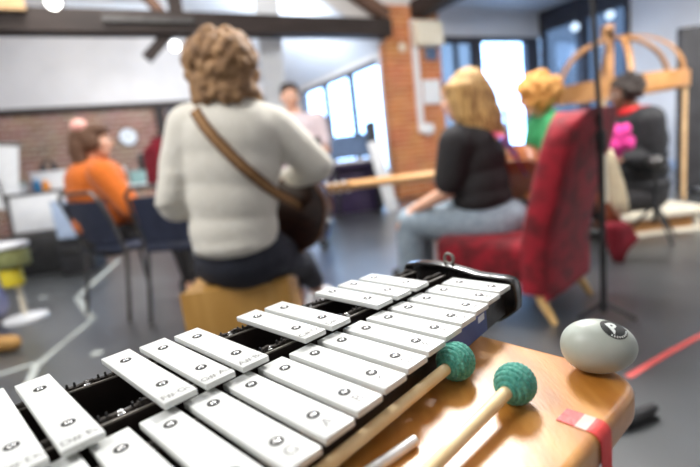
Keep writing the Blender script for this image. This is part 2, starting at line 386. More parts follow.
# roof slopes
def roof(name, b0, z0, b1, z1, a0, a1, m):
    k = MB(); k.prism([(b0, z0), (b1, z1), (b1, z1 + .1), (b0, z0 + .1)], a1 - a0, Matrix(((1, 0, 0, 0), (0, 0, 1, a0), (0, 1, 0, 0), (0, 0, 0, 1))))
    o = k.build(name, m, smooth=False); o.rotation_euler = (0, 0, RZ); o.location = RM @ o.location; return struct(o)
roof('ceiling_slope_right', WB + .1, EZ - .04, RIDGE, RZ_, 6.1, AB + .2, M['ceil'])
roof('ceiling_slope_right_front', 4.75, 2.94, RIDGE, RZ_ + .4, AR, 6.1, M['ceil'])
roof('ceiling_slope_left', RIDGE, RZ_, LB, LZ, 6.1, AB + .2, M['ceil'])
roof('ceiling_slope_left_front', RIDGE, RZ_ + .4, LB, LZ + .4, AR, 6.1, M['ceil'])
k = MB(); k.prism([(WB + .1, EZ - .04), (4.75, 2.75), (4.75, 2.94), (RIDGE, RZ_ + .4), (LB, LZ + .4), (LB, LZ), (RIDGE, RZ_)], .04, Matrix(((1, 0, 0, 0), (0, 0, 1, 6.06), (0, 1, 0, 0), (0, 0, 0, 1))))
o = k.build('wall_gable_middle', M['plaster'], smooth=False); o.rotation_euler = (0, 0, RZ); o.location = RM @ o.location; struct(o)
room_box('ceiling', 4.9, RBW + .2, AR, AL + .2, 2.98, 3.06, M['greywall'])
# alcove wall (faces us), with window and glazed door
room_box('wall_alcove', 5.16, RBW, AL, AL + .2, 2.54, 2.98, M['greywall'])
wa = room_root('window_4', 5.8, AL + .08, 0)
room_part('window_frame', [(5.16, 5.4, AL + .02, AL + .14, 0, 2.54), (6.16, 6.30, AL + .02, AL + .14, 0, 2.54), (5.4, 6.16, AL + .02, AL + .14, 2.44, 2.54),
          (5.4, 6.16, AL + .02, AL + .14, 0, 1.0), (5.76, 5.80, AL + .03, AL + .12, 1.0, 2.44), (5.4, 6.16, AL + .02, AL + .14, 1.7, 1.78)], M['frame'], wa)
room_part('window_pane', [(5.4, 6.16, AL + .07, AL + .08, 1.0, 2.44)], M['blueglass2'], wa)
dr = room_root('door_2', 6.9, AL + .08, 0)
room_part('door_frame', [(6.30, 6.36, AL + .02, AL + .14, 0, 2.54), (7.48, RBW, AL + .02, AL + .14, 0, 2.54), (6.36, 7.48, AL + .02, AL + .14, 2.46, 2.54),
          (6.36, 7.48, AL + .04, AL + .12, 0, .25), (6.92, 6.96, AL + .04, AL + .12, .25, 1.6)], M['frame'], dr)
room_part('door_pane', [(6.36, 7.48, AL + .07, AL + .08, .25, 2.46)], M['glass'], dr)
# right wall with blue windows
room_box('wall_right', RBW, RBW + .2, AR, 4.6, 0, 2.98, M['greywall'])
room_box('wall_right_sill', RBW, RBW + .2, 4.6, AL + .2, 0, .9, M['greywall'])
for i, (a0, a1) in enumerate(((4.6, 5.45), (5.45, 6.3))):
    w = room_root('window_%d' % (i + 5), RBW + .08, (a0 + a1) / 2, .9)
    room_part('window_frame', [(RBW - .02, RBW + .12, a0, a0 + .09, .9, 2.98), (RBW - .02, RBW + .12, a1 - .06, a1, .9, 2.98),
              (RBW - .02, RBW + .12, a0 + .09, a1 - .06, .9, .98), (RBW - .02, RBW + .12, a0 + .09, a1 - .06, 2.62, 2.98)], M['frame'], w)
    room_part('window_pane', [(RBW + .05, RBW + .06, a0 + .09, a1 - .06, .98, 2.62)], M['blueglass'], w)
room_box('baseboard_right', RBW - .02, RBW, AR, 4.6, 0, .12, M['lightblue'])
room_box('wall_left', LB - .2, LB, AR, AB + .2, 0, LZ + .5, M['plaster'])
room_box('wall_rear', LB, RBW + .2, AR - .2, AR, 0, RZ_ + .5, M['plaster'])
room_box('wall_alcove_side', 5.16, 5.36, AL + .2, AL + .6, 0, 3, M['greywall'])

# fittings on the column
def fit(name, label, cat, b0, b1, z0, z1, dep, m, bev=.01, a=6.04):
    o = room_box(name, b0, b1, a - dep, a, z0, z1, m, st=False, bev=bev); return tag(o, label, cat)
def colpos(px, py, a=6.0):           # room (b,z) of a pixel on the column's front
    d = ray(px, py); t = a / d.dot(RA); p = CAM + d * t; return p.dot(RB), p.z
b0, zt = colpos(411, 30); b1, zb = colpos(427, 132)
fit('cable_trunking', 'tall narrow white cable trunking running down the orange brick column', 'trunking', b0, b0 + .10, zb, zt + .15, .05, M['wframe'])
b2, z2 = colpos(416, 19, 5.86); b3, z3 = colpos(445, 45, 5.86)
wl = tag(room_box('wall_lamp', b2, b3, 5.86, 6.04, z3, z2, M['cream'], st=False, bev=.03), 'square cream box lamp high on the orange brick column', 'lamp')
b2, z2 = colpos(425, 46); b3, z3 = colpos(437, 60)
fit('control_box', 'small blue grey control box beneath the cream lamp on the column', 'control box', b2, b3, z3, z2, .06, M['pianoblue'])
b2, z2 = colpos(423, 80); b3, z3 = colpos(442, 103)
fit('notice_panel', 'blank white panel on the brick column behind the blond head', 'panel', b2, b3, z3, z2, .03, M['white'])
b2, z2 = colpos(428, 129)
k = MB(); k.ell((b2, 5.99, z2), (.12, .05, .10)); o = k.build('junction_box', M['white']); o.rotation_euler = (0, 0, RZ); o.location = RM @ o.location
tag(o, 'rounded white fitting at the foot of the white trunking on the column', 'fitting')
b2, z2 = colpos(403, 47)
k = MB(); k.ell((b2, 6.02, z2), (.07, .03, .07)); o = k.build('ceiling_rose', M['cream']); o.rotation_euler = (0, 0, RZ); o.location = RM @ o.location
tag(o, 'small round pale disc on the upper brick column', 'fitting')
# clock on back wall
ck = ray(128, 137); t = (AB - .0) / ck.dot(RA); pc = CAM + ck * t
cb, cz = pc.dot(RB), pc.z
cl = room_root('wall_clock', cb, AB - .02, cz, 'round white wall clock on the brown brick back wall', 'clock')
rot = Matrix.Rotation(PI / 2, 4, 'X')
MB().lathe([(.17, 0), (.19, .01), (.19, .035), (.165, .045), (.165, .03)], Matrix.Translation((cb, AB, cz)) @ rot, 32).build('clock_rim', M['greymetal'], cl)
MB().lathe([(.163, 0), (.163, .032)], Matrix.Translation((cb, AB, cz)) @ rot, 32).build('clock_face', M['white'], cl)
MB().box((cb + .02, AB - .037, cz + .04), (.012, .004, .1)).build('clock_hand', M['black'], cl)
MB().box((cb - .03, AB - .037, cz + .0), (.07, .004, .012)).build('clock_hand', M['black'], cl)

# lamps that show, then lamp reflections built as globes
def spot(px, py, y, r, lab):
    p = at(px, py, y); t = thing('ceiling_spotlight', lab, 'lamp', p)
    MB().ell(p, (r, r, r)).build('bulb', M['lampglow'], t)
    MB().lathe([(r * .6, r * .75), (r * .9, r * .9), (r * .7, r * 2.2), (r * .3, r * 2.4)], Matrix.Translation(p), 16).build('lamp_housing', M['white'], t)
    MB().tube([p + V((0, 0, r * 2.2)), p + V((0, 0, 1.2 if py > 20 else .8))], .008, 8).build('lamp_cord', M['black'], t)
spot(53, 2, 4.0, .055, 'glowing spotlight above the dark beam at the top left')
spot(175, 46, 6.6, .06, 'glowing spotlight just below the dark beam beside the curly head')
for px, py, lab in ((575, 27, 'left of the two small glowing globes standing in for lamp reflections in the blue windows'), (610, 15, 'right and higher of the two small glowing globes standing in for lamp reflections in the blue windows')):
    p = at(px, py, 7.3); t = thing('reflection_globe', lab, 'lamp', p, 'globes standing in for lamp reflections')
    MB().ell(p, (.06, .06, .06)).build('globe', emit_mat('reflection_glow', (.6, .78, 1, 1), 1.6), t)  # glowing ball drawn in place of a lamp's reflection in the glass
    MB().tube([p + V((0, 0, .06)), V((p.x, p.y, 2.98))], .006, 6).build('lamp_cord', M['black'], t)

# ================================================================== FOREGROUND: bench, glockenspiel
SC = .028; YAW = .7942; HT = 6.5
TOPZ = CAMZ - 5.2731 * SC; TABZ = CAMZ - HT * SC
GO = V((3.4692 * SC, 16.7967 * SC, 0))
cU = onz(478, 333, TABZ); cC = onz(648, 376, TABZ); cN = onz(548, 467, TABZ)
e1 = (cU - cC); e1.z = 0; e1.normalize()       # along the far edge, to the left
e2 = V((e1.y, -e1.x, 0));
if e2.dot(cN - cC) < 0: e2 = -e2
BW, BL, BT = .265, .56, .029
bench = thing('wooden_bench', 'narrow honey coloured wooden bench carrying the white glockenspiel and mallets', 'bench', floor_of(cC + e1 * BW / 2 + e2 * BL / 2))
def rrect(w, l, r, n=6):
    pts = []
    for cx, cy, a0 in ((w - r, l - r, 0), (r, l - r, 90), (r, r, 180), (w - r, r, 270)):
        for i in range(n + 1):
            a = math.radians(a0 + 90 * i / n); pts.append((cx + r * math.cos(a), cy + r * math.sin(a)))
    return pts
mt = Matrix((e1, e2, V((0, 0, 1)))).transposed().to_4x4(); mt.translation = V((cC.x, cC.y, TABZ - BT))
k = MB(); prf = []
for q in range(6): a = PI / 2 * q / 5; prf.append((.012 - .012 * math.sin(a), .012 - .012 * math.cos(a)))
for q in range(6): a = PI / 2 * q / 5; prf.append((.006 - .006 * math.cos(a), BT - .006 + .006 * math.sin(a)))
rows = []
for ins, z in prf:
    rows.append([k.bm.verts.new(mt @ V((x + ins, y + ins, z))) for x, y in rrect(BW - 2 * ins, BL - 2 * ins, .032 - ins, 8)])
for A, B_ in zip(rows, rows[1:]):
    for i in range(len(A)): k.bm.faces.new((A[i], A[(i + 1) % len(A)], B_[(i + 1) % len(A)], B_[i]))
k.bm.faces.new(rows[0][::-1]); k.bm.faces.new(rows[-1])
bt = k.build('bench_top', M['bench'], bench); 
for a, b in ((.04, .06), (BW - .04, .06), (.04, BL - .06), (BW - .04, BL - .06)):
    p = cC + e1 * a + e2 * b
    pts = [V((p.x, p.y, TABZ - BT)), V((p.x, p.y, .04)), V((p.x, p.y, .012)) - e1 * (.03 if a < .1 else -.03)]
    MB().tube([pts[0], pts[1], pts[2]], [.012, .012, .012], 12).build('leg', M['black'], bench)
MB().box(cC + e1 * BW / 2 + e2 * .06 + V((0, 0, TABZ - BT - .02 - cC.z)), (BW - .08, .02, .03), rz=math.atan2(e1.y, e1.x)).build('cross_rail', M['black'], bench)
# black floor pedal seen past the bench corner
pd = onz(636, 420, 0.0); pdz = V((pd.x, pd.y, 0))
t = thing('floor_pedal', 'small black curved pedal on the grey floor beyond the bench corner', 'pedal', pdz)
a = onz(616, 424, 0.02); b = onz(655, 410, 0.02); dd = (b - a); 
MB().tube([V((a.x, a.y, .02)), V((a.x, a.y, .02)) + dd * .35, V((a.x, a.y, .022)) + dd * .7, V((a.x, a.y, .03)) + dd], [.014, .02, .02, .012], 12).build('pedal_plate', M['black'], t)
MB().box(pdz + V((0, 0, .006)), (.1, .06, .012), rz=math.atan2(dd.y, dd.x)).build('pedal_base', M['black'], t)

# glockenspiel, built in its own local space: x = along a bar (v), y = up the scale (u)
gl = thing('glockenspiel', 'white barred glockenspiel in a black frame resting on the wooden bench', 'glockenspiel', V((GO.x, GO.y, TABZ)), rz=-YAW, local=True)
BT_ = .0046
zT = TOPZ - TABZ; zA = CAMZ - 5.0 * SC - TABZ
def ln(a, b): return lambda i: a + b * i
natL, natR = ln(0, -.0512), ln(2.328, .11)
accL, accR = ln(-2.56, -.188), ln(-.03, -.026)
nsL, nsR = ln(.53, -.036), ln(1.80, .078)
asL, asR = ln(-2.15, -.148), ln(-.71, -.058)
BWN = .81
nat_names = 'CBAGFED'; nacc = {1.5: 'A', 2.5: 'G', 3.5: 'F', 5.5: 'D', 6.5: 'C'}
flat_of = {'A': 'B', 'G': 'A', 'F': 'G', 'D': 'E', 'C': 'D'}
screw_me = {}
def make_bar(i, vL, vR, w, zt, name, sv, txt, tv, tsize):
    k = MB(); L = (vR - vL) * SC
    k.box(((vL + vR) / 2 * SC, -i * SC, zt - BT_ / 2), (L, w * SC, BT_), bev=.0007, seg=2)
    bar = k.build(name, M['bar'], gl)
    for v in sv:
        c = V((v * SC, -i * SC, zt))
        h = MB().lathe([(.0034, -.0006), (.0037, .0001), (.0041, .0003), (.0042, .0001)], Matrix.Translation(c), 20).build('screw_recess', M['hole'], bar)
        MB().ell(c + V((0, .0, .0002)), (.0023, .0023, .0010), u=14, v=8).build('screw', M['steel'], h)
    me = text_mesh(txt, tsize, M['ink'], .00012)
    o = bpy.data.objects.new('note_letter', me); COL.objects.link(o); o.parent = bar
    c = V((tv * SC, -i * SC, zt + .0001)); o.location = c - OFF[bar]; OFF[o] = c
    # reading direction +u, letter tops toward -v
    o.rotation_euler = (0, 0, PI / 2)
    return bar
NN = 17
for i in range(NN):
    make_bar(i, natL(i), natR(i), BWN, zT, 'natural_bar', (nsL(i), nsR(i)), nat_names[i % 7], (nsR(i) + natR(i)) / 2 + .03, .0115)
acc_idx = []
for o_ in (0, 7, 14):
    for kx, nm in nacc.items():
        i = kx + o_
        if i < NN - .4:
            acc_idx.append(i)
            make_bar(i, accL(i), accR(i), .80, zA, 'accidental_bar', (asL(i), asR(i)), nm + '#\u00b7' + flat_of[nm] + '\u266d', accR(i) - .26, .0082)
# rails (one quad prism per rail, tapering outward)
def rail(name, f0, w, z0, z1, m, i0=-.6, i1=NN - .2, par=gl):
    k = MB(); q = []
    for i in (i0, i1):
        for s_ in (-1, 1): q.append((f0(i) + s_ * w / 2, i))
    pl = [(q[0][0] * SC, -q[0][1] * SC), (q[1][0] * SC, -q[1][1] * SC), (q[3][0] * SC, -q[3][1] * SC), (q[2][0] * SC, -q[2][1] * SC)]
    k.prism(pl, z1 - z0, Matrix.Translation((0, 0, z0)))
    return k.build(name, m, par, smooth=False)
zn = zT - BT_ - .0035; za = zA - BT_ - .0035
side = rail('side_rail', lambda i: nsR(i) + .0, .42, 0, zn, M['blackframe'])
r2 = rail('inner_rail', lambda i: nsL(i), .36, .004, zn, M['blackframe'])
r3 = rail('inner_rail', lambda i: asR(i), .42, .004, za - .0005, M['blackframe'])
r4 = rail('side_rail', lambda i: asL(i) - .05, .42, 0, za - .0005, M['blackframe'])
rail('base_board', lambda i: (asL(i) + nsR(i)) / 2 - .1, .1, 0, .004, M['blackframe'])
bm_ = MB(); bm_.prism([((asL(-.6)) * SC, .6 * SC), (nsR(-.6) * SC, .6 * SC), (nsR(16.8) * SC, -16.8 * SC), (asL(16.8) * SC, -16.8 * SC)], .006, Matrix.Translation((0, 0, .0005)))
bm_.build('base_panel', M['blackframe'], gl, smooth=False)
# felt strips on the rails and pins
def felt(f, z0, h, par, w=.10, step=.0):
    k = MB(); n = 150
    for j in range(n):
        i = -.5 + j * (NN - .0) / n
        hh = h * (1 + .7 * (mnoise.noise(V((i * 3.3, f(i) * 2, z0 * 99)))))
        k.box((f(i) * SC, -i * SC, z0 + hh / 2), (w * SC * (1 + .35 * mnoise.noise(V((i * 7, 3, 1)))), SC * NN / n * 1.02, hh))
    return k.build('felt_strip', M['felt'], par, smooth=False)
felt(nsL, zn - .0005, .0034, r2); felt(nsR, zn - .0005, .0034, side)
felt(asR, za - .0012, .0036, r3); felt(asL, za - .0012, .0036, r4)
rail('rail_edge', lambda i: asR(i) + .19, .05, za - .001, za + .0004, M['railedge'], par=r3)
rail('rail_edge', lambda i: asL(i) + .15, .04, za - .001, za + .0004, M['railedge'], par=r4)
for i in (4.5, 7.5, 11.5, 14.5):
    for f, par in ((asL, r4), (asR, r3)):
        c = V((f(i) * SC, -i * SC, za + .0015))
        MB().ell(c, (.0021, .0021, .0014), u=12, v=8).ell(c - V((0, 0, .001)), (.0030, .0030, .0008), u=12, v=6).build('pin', M['steel'], par)
    for s_ in (-.28, .28, -.45, .45):
        for f, par in ((asL, r4), (asR, r3)):
            ii = i + s_; c = V((f(ii) * SC, -ii * SC, za + .001))
            MB().cap(c, c + V((0, 0, .0030)), .0011, .0008, 8).build('peg', M['black'], par)
# blue patch with white label on the outer face of the side rail
def wallpt(i, z, off): return V(((nsR(i) + .21 + off) * SC, -i * SC, z))
def wallquad(name, i0, i1, z0, z1, th, m, par):
    k = MB(); bm = k.bm
    a = [bm.verts.new(wallpt(i, z, 0)) for i, z in ((i0, z0), (i1, z0), (i1, z1), (i0, z1))]
    b = [bm.verts.new(wallpt(i, z, th)) for i, z in ((i0, z0), (i1, z0), (i1, z1), (i0, z1))]
    bm.faces.new(a[::-1]); bm.faces.new(b)
    for j in range(4): bm.faces.new((a[j], a[(j + 1) % 4], b[(j + 1) % 4], b[j]))
    return k.build(name, m, par, smooth=False)
stk = wallquad('blue_patch', 1.0, 4.0, .001, zn - .001, .02, M['patch'], side); stk['label'] = 'blue patch on the frame side'
wallquad('white_label', 1.2, 1.65, zn - .0125, zn - .0065, .03, M['labelw'], stk)
# end bracket: upright black tray at the high end
eU = 1.0
def onu(px, py):
    d = ray(px, py); u3 = V((math.sin(YAW), math.cos(YAW), 0)); P0 = GO + u3 * (SC * eU)
    t = (P0.dot(u3)) / d.dot(u3); q = CAM + d * t
    v3 = V((math.cos(YAW), -math.sin(YAW), 0))
    return (q - GO).dot(v3), q.z - TABZ
prof = [onu(*p) for p in ((409, 277), (407, 268), (409, 262), (420, 260.5), (436, 261.5), (450, 264), (465, 268), (480, 272.5), (495, 274.5), (508, 276), (514, 278), (518, 283), (519.5, 290), (520.5, 300), (520, 308), (516, 312), (510, 316), (505, 319), (497, 320.5), (490, 320))]
prof += [(prof[-1][0] - .02, prof[-1][1] + .004), (prof[0][0] + .02, .004)]
br = MB(); br.prism(prof, .004, Matrix(((1, 0, 0, 0), (0, 0, 1, eU * SC), (0, 1, 0, 0), (0, 0, 0, 1))))
brk = br.build('end_bracket', M['blackplastic'], gl, smooth=False)
fl = MB(); pts = prof[:20]; rows = []
for i, (x, z) in enumerate(pts):
    a = pts[max(i - 1, 0)]; b = pts[min(i + 1, len(pts) - 1)]
    t = V((b[0] - a[0], b[1] - a[1])).normalized(); n = V((t.y, -t.x)) * .0034   # inward
    rows.append([fl.bm.verts.new((xx, yy, zz)) for xx, zz, yy in ((x, z, eU * SC + .005), (x, z, eU * SC - .007), (x + n.x, z + n.y, eU * SC - .007), (x + n.x, z + n.y, eU * SC + .005))])
for A, B in zip(rows, rows[1:]):
    for j in range(4): fl.bm.faces.new((A[j], A[(j + 1) % 4], B[(j + 1) % 4], B[j]))
fl.bm.faces.new(rows[0]); fl.bm.faces.new(rows[-1][::-1])
bmesh.ops.recalc_face_normals(fl.bm, faces=fl.bm.faces)
es = [e for e in fl.bm.edges if e.is_manifold and e.calc_face_angle() > .8]
bmesh.ops.bevel(fl.bm, geom=es, offset=.0011, segments=3, profile=.5, affect='EDGES')
fl.build('bracket_flange', M['glossblack'], brk)
rc = onu(447, 259.5); rr = .0058
MB().tube([V((rc[0] + rr * math.cos(a), eU * SC + .004, rc[1] + rr * math.sin(a))) for a in [2 * PI * j / 24 for j in range(24)]], .0017, 8, closed=True).build('hanging_ring', M['railedge'], brk)['label'] = 'small pale metal ring'

# mallets
def knit_ball(c, R, axis):
    axis = V(axis).normalized(); x = axis.cross(V((0, 0, 1))).normalized(); y = axis.cross(x)
    k = MB(); nu, nv = 170, 110; rows = []; NR = 11; NS = 24
    for j in range(nv + 1):
        ph = PI * (j + .0) / nv; row = []
        for i in range(nu):
            th = 2 * PI * i / nu
            rowc = ph / PI * NR
            f = abs(math.sin(PI * rowc))
            st = abs(math.sin(th * NS / 2 + (1 if int(rowc) % 2 else -1) * (rowc % 1) * 1.3))
            r = R * (.915 + .06 * f ** .6 + .035 * st * f)
            ph2 = min(max(ph, .002), PI - .002)
            row.append(k.bm.verts.new(c + (axis * math.cos(ph2) + (x * math.cos(th) + y * math.sin(th)) * math.sin(ph2)) * r))
        rows.append(row)
    for A, B in zip(rows, rows[1:]):
        for i in range(nu): k.bm.faces.new((A[i], A[(i + 1) % nu], B[(i + 1) % nu], B[i]))
    k.bm.faces.new(rows[0][::-1]); k.bm.faces.new(rows[-1]); return k
def mallet(px, py, rpx, hx, hy, lab, shift=V((0, 0, 0)), lift=0):
    R = .015
    for _ in range(20):
        P = onz(px, py, TABZ + R); R = rpx / FPX * ((P - CAM).dot(FW))
    P = P + shift
    E = onz(hx, hy, TABZ + .008); d = (E - P); d.z = 0; d.normalize()
    end = V((P.x, P.y, 0)) + d * .30; end.z = TABZ + .0048
    dirn = (end - P).normalized()
    t = thing('mallet', lab, 'mallet', V((P.x, P.y, TABZ)), 'teal wool mallets')
    knit_ball(P, R, dirn).build('mallet_head', M['wool'], t, sharp=180)
    MB().tube([P + dirn * R * .55, P + dirn * R * .9, P + dirn * .06, P + dirn * .15, end - dirn * .004, end], [.0038, .0044, .0044, .0043, .0043, .0030], 20).build('mallet_handle', M['handle'], t)
v3 = V((math.cos(YAW), -math.sin(YAW), 0))
mallet(455, 361, 19.5, 337, 462, 'teal wool mallet tucked against the glockenspiel bar ends', v3 * .0005)
mallet(515, 383.5, 21, 441, 464, 'teal wool mallet lying in the open on the bench, nearer the egg')
# steel rod
a = onz(416, 440, TABZ + .0035); b = onz(376, 467, TABZ + .0035); dd = (b - a).normalized()
t = tag(MB().tube([a, a + dd * .0008, a + dd * .12, a + dd * .121], [.0029, .0035, .0035, .0029], 20).build('metal_beater', M['alu']), 'thin silver metal beater lying between the two mallet handles', 'beater')

# egg shaker
R = .021
for _ in range(20):
    P = onz(598, 346, TABZ + R); R = 26.8 / FPX * ((P - CAM).dot(FW))
HL = R * 34.6 / 26.8
eggc = P.copy(); ax = V((onz(637, 352, P.z) - onz(559, 349, P.z))); ax.z = 0; ax.normalize()
tilt = Matrix.Rotation(.0, 3, 'X')
ey = V((-ax.y, ax.x, 0)); ez = V((0, 0, 1))
def egg_r(t): # t in [-1,1] along axis (+ pointed)
    return R * math.sqrt(max(0, 1 - t * t)) * (1 - .06 * t) * (1 + .05 * t * t)
eggt = thing('egg_shaker', 'matt grey egg shaker with a round black emblem at the bench corner', 'egg shaker', V((P.x, P.y, TABZ)))
zoff = 0
k = MB(); rows = []; n = 48; mseg = 40
for j in range(1, mseg):
    t_ = -math.cos(PI * j / mseg); r = egg_r(t_)
    rows.append([k.bm.verts.new(eggc + ax * t_ * HL + (ey * math.cos(2 * PI * i / n) + ez * math.sin(2 * PI * i / n)) * r) for i in range(n)])
for A, B in zip(rows, rows[1:]):
    for i in range(n): k.bm.faces.new((A[i], A[(i + 1) % n], B[(i + 1) % n], B[i]))
p0 = k.bm.verts.new(eggc - ax * HL); p1 = k.bm.verts.new(eggc + ax * HL)
for i in range(n):
    k.bm.faces.new((p0, rows[0][(i + 1) % n], rows[0][i])); k.bm.faces.new((p1, rows[-1][i], rows[-1][(i + 1) % n]))
k.bm.normal_update(); eggbvh = BVHTree.FromBMesh(k.bm)
eggo = k.build('egg_shell', M['egg'], eggt, sharp=180)
# emblem conforming to the shell
d0 = ray(614.5, 327.5).normalized(); hit = eggbvh.ray_cast(CAM, d0)
hc, hn = hit[0], hit[1]; hn = (hn + V((0, 0, .15))).normalized()
hit = eggbvh.ray_cast(hc + hn * .02, -hn)
tx = (ax - hn * ax.dot(hn)).normalized(); ty = hn.cross(tx)
def onegg(x, y, off):
    h = eggbvh.ray_cast(hc + tx * x + ty * y + hn * .03, -hn)
    return (h[0] + h[1].normalized() * off) if h[0] is not None else hc + tx * x + ty * y
LR = .0093
k = MB(); cen = k.bm.verts.new(onegg(0, 0, .00015)); prev = None
for q in range(1, 9):
    ring = [k.bm.verts.new(onegg(LR * q / 8 * math.cos(2 * PI * i / 40), LR * q / 8 * math.sin(2 * PI * i / 40), .00015)) for i in range(40)]
    for i in range(40):
        if prev: k.bm.faces.new((prev[i], ring[i], ring[(i + 1) % 40], prev[(i + 1) % 40]))
        else: k.bm.faces.new((cen, ring[i], ring[(i + 1) % 40]))
    prev = ring
emb = k.build('emblem', M['logo'], eggo, sharp=180)
EROT = .6
def emblem_text(txt, size, x0, y0, bold):
    me = text_mesh(txt, size, M['logow'], bold); bm = bmesh.new(); bm.from_mesh(me); bpy.data.meshes.remove(me)
    bmesh.ops.subdivide_edges(bm, edges=bm.edges, cuts=2)
    bmesh.ops.triangulate(bm, faces=bm.faces)
    for v in bm.verts:
        X, Y = v.co.x + x0, v.co.y + y0; v.co = onegg(X * math.cos(EROT) - Y * math.sin(EROT), X * math.sin(EROT) + Y * math.cos(EROT) - .0018, .0004)
    k = MB(); k.bm.free(); k.bm = bm; return k.build('emblem_mark', M['logow'], emb, sharp=180)
emblem_text('B', .0135, 0, .0008, .0006)
k = MB()
for j in range(9):
    a = EROT + math.radians(218 + j * 13); rr = LR * .86
    pts = [onegg(rr * math.cos(a) * f, rr * math.sin(a) * f, .0003) for f in (.92, 1.06)]
    k.tube(pts, .00042, 6)
k.build('emblem_lettering', M['logow'], emb)

# red tape wrapped over the bench edge
def tape(name, pts, m, w, par=None, th=.0004, lift=.0003):
    rows = [V((p.x, p.y, p.z)) for p in pts]
    return MB().ribbon(rows, [n for n in norms], w, th).build(name, m, par)
tp = thing('red_tape', 'strip of red tape wrapped over the bench edge below the egg', 'tape', cC + e2 * .06)
s0 = onz(566, 419, TABZ); s1 = onz(600, 428, TABZ)
al = (s1 - cC).dot(e2); dp = (s0 - cC).dot(e1); dp1 = (s1 - cC).dot(e1)
def bp(a1, a2, z): return V((cC.x, cC.y, 0)) + e1 * a1 + e2 * a2 + V((0, 0, z))
wv = .016
zt_ = TABZ + .0003
k = MB(); k.ribbon([bp(dp + .004, al, zt_), bp(dp - .007, al, zt_)], [V((0, 0, 1))] * 2, wv, .0004); k.build('tape_tail', M['redtape'], tp)
k = MB(); k.ribbon([bp(dp - .007, al, zt_), bp(.0075, al, zt_)], [V((0, 0, 1))] * 2, wv, .00035); k.build('tape_worn_top', M['pinktape'], tp)['label'] = 'faded pink worn stretch of tape'
nn = []; pp = []
for q in range(9):
    a = PI / 2 * q / 8; pp.append(bp(.006 - .0066 * math.sin(a), al, TABZ - .006 + .0063 * math.cos(a))); nn.append(-e1 * math.sin(a) + V((0, 0, math.cos(a))))
pp.insert(0, bp(.0075, al, zt_)); nn.insert(0, V((0, 0, 1)))
pp += [bp(-.0008, al, TABZ - .014), bp(-.0010, al + .001, TABZ - .03), bp(-.0014, al + .003, TABZ - .085)]; nn += [-e1] * 3
k = MB(); k.ribbon(pp, nn, wv, .0004); k.build('tape_side', M['redtape'], tp)

# floor tape and marks
def floor_strip(name, pix, w, m, lab, cat):
    pts = [onz(x, y, .001) for x, y in pix]
    o = MB().ribbon(pts, [V((0, 0, 1))] * len(pts), w, .0008).build(name, m, None, smooth=False); tag(o, lab, cat); return o
floor_strip('floor_tape', [(120, 259), (100, 277), (77, 297)], .05, M['floortape'], 'upper run of pale grey tape on the floor beneath the navy chair', 'tape')
floor_strip('floor_tape', [(76, 296), (93, 320)], .045, M['floortape'], 'short slanting piece of pale tape in the middle of the floor zigzag', 'tape')
floor_strip('floor_tape', [(94, 318), (66, 341), (36, 366), (28, 385)], .035, M['floortape'], 'lowest run of pale tape on the floor, reaching the glockenspiel bars', 'tape')
floor_strip('floor_tape', [(40, 362), (0, 374), (-30, 384)], .035, M['floortape'], 'pale tape branching off to the left edge of the floor', 'tape')
floor_strip('floor_tape', [(628, 377), (668, 353), (720, 325)], .024, M['floorred'], 'red tape line on the floor to the right of the egg', 'tape')
for px, py, lab in ((43, 297, 'pale round spot on the floor left of the tape zigzag'), (97, 353, 'pale round spot on the floor just above the white bars')):
    p = onz(px, py, .0005); o = MB().lathe([(.03, 0), (.03, .0008)], Matrix.Translation(p), 20).build('floor_spot', M['floortape']); tag(o, lab, 'spot', 'pale floor spots')

# ================================================================== PEOPLE
def basis(f, up=V((0, 0, 1))):
    f = V(f).normalized(); r = f.cross(up).normalized(); u = r.cross(f); return f, r, u
def head_parts(B, c, face, s=1.0, up=V((0, 0, 1)), neck=None):
    """skull, jaw, nose, ears, brow, chin on blob B; c = skull centre"""
    f, r, u = basis(face, up); R3 = Matrix((r, f, u)).transposed()
    def p(x, y, z): return c + r * x * s + f * y * s + u * z * s
    B.ell(p(0, -.008, .015), (.075 * s, .095 * s, .098 * s), R3)
    B.ell(p(0, .03, -.045), (.058 * s, .06 * s, .07 * s), R3)
    B.ell(p(0, .062, -.095), (.026 * s, .022 * s, .02 * s), R3)
    B.cap(p(0, .082, .012), p(0, .104, -.028), .010 * s, .0145 * s); B.ell(p(.013, .09, -.03), (.008 * s,) * 3); B.ell(p(-.013, .09, -.03), (.008 * s,) * 3)
    B.cap(p(-.04, .078, .028), p(.04, .078, .028), .013 * s, .013 * s)
    for q in (-1, 1):
        B.ell(p(q * .042, .058, -.022), (.024 * s, .026 * s, .024 * s), R3)
        B.ell(p(q * .078, -.005, -.01), (.010 * s, .018 * s, .032 * s), R3)
    B.cap(p(-.018, .083, -.062), p(.018, .083, -.062), .009 * s, .009 * s)
    if neck is not None: B.cap(p(0, -.015, -.06), neck, .052 * s, .06 * s)
def face_bits(par, c, face, s=1.0, up=V((0, 0, 1))):
    f, r, u = basis(face, up); R3 = Matrix((r, f, u)).transposed()
    for q in (-1, 1):
        e = c + r * q * .033 * s + f * .083 * s + u * .005 * s
        eo = MB().ell(e, (.014 * s, .008 * s, .008 * s), R3, 12, 8).build('eye', M['eye'], par)
        MB().ell(e + f * .006 * s, (.005 * s, .004 * s, .005 * s), R3, 10, 6).build('iris', M['iris'], eo)
    MB().ell(c + f * .091 * s - u * .062 * s, (.02 * s, .006 * s, .006 * s), R3, 12, 8).build('mouth', M['lips'], par)
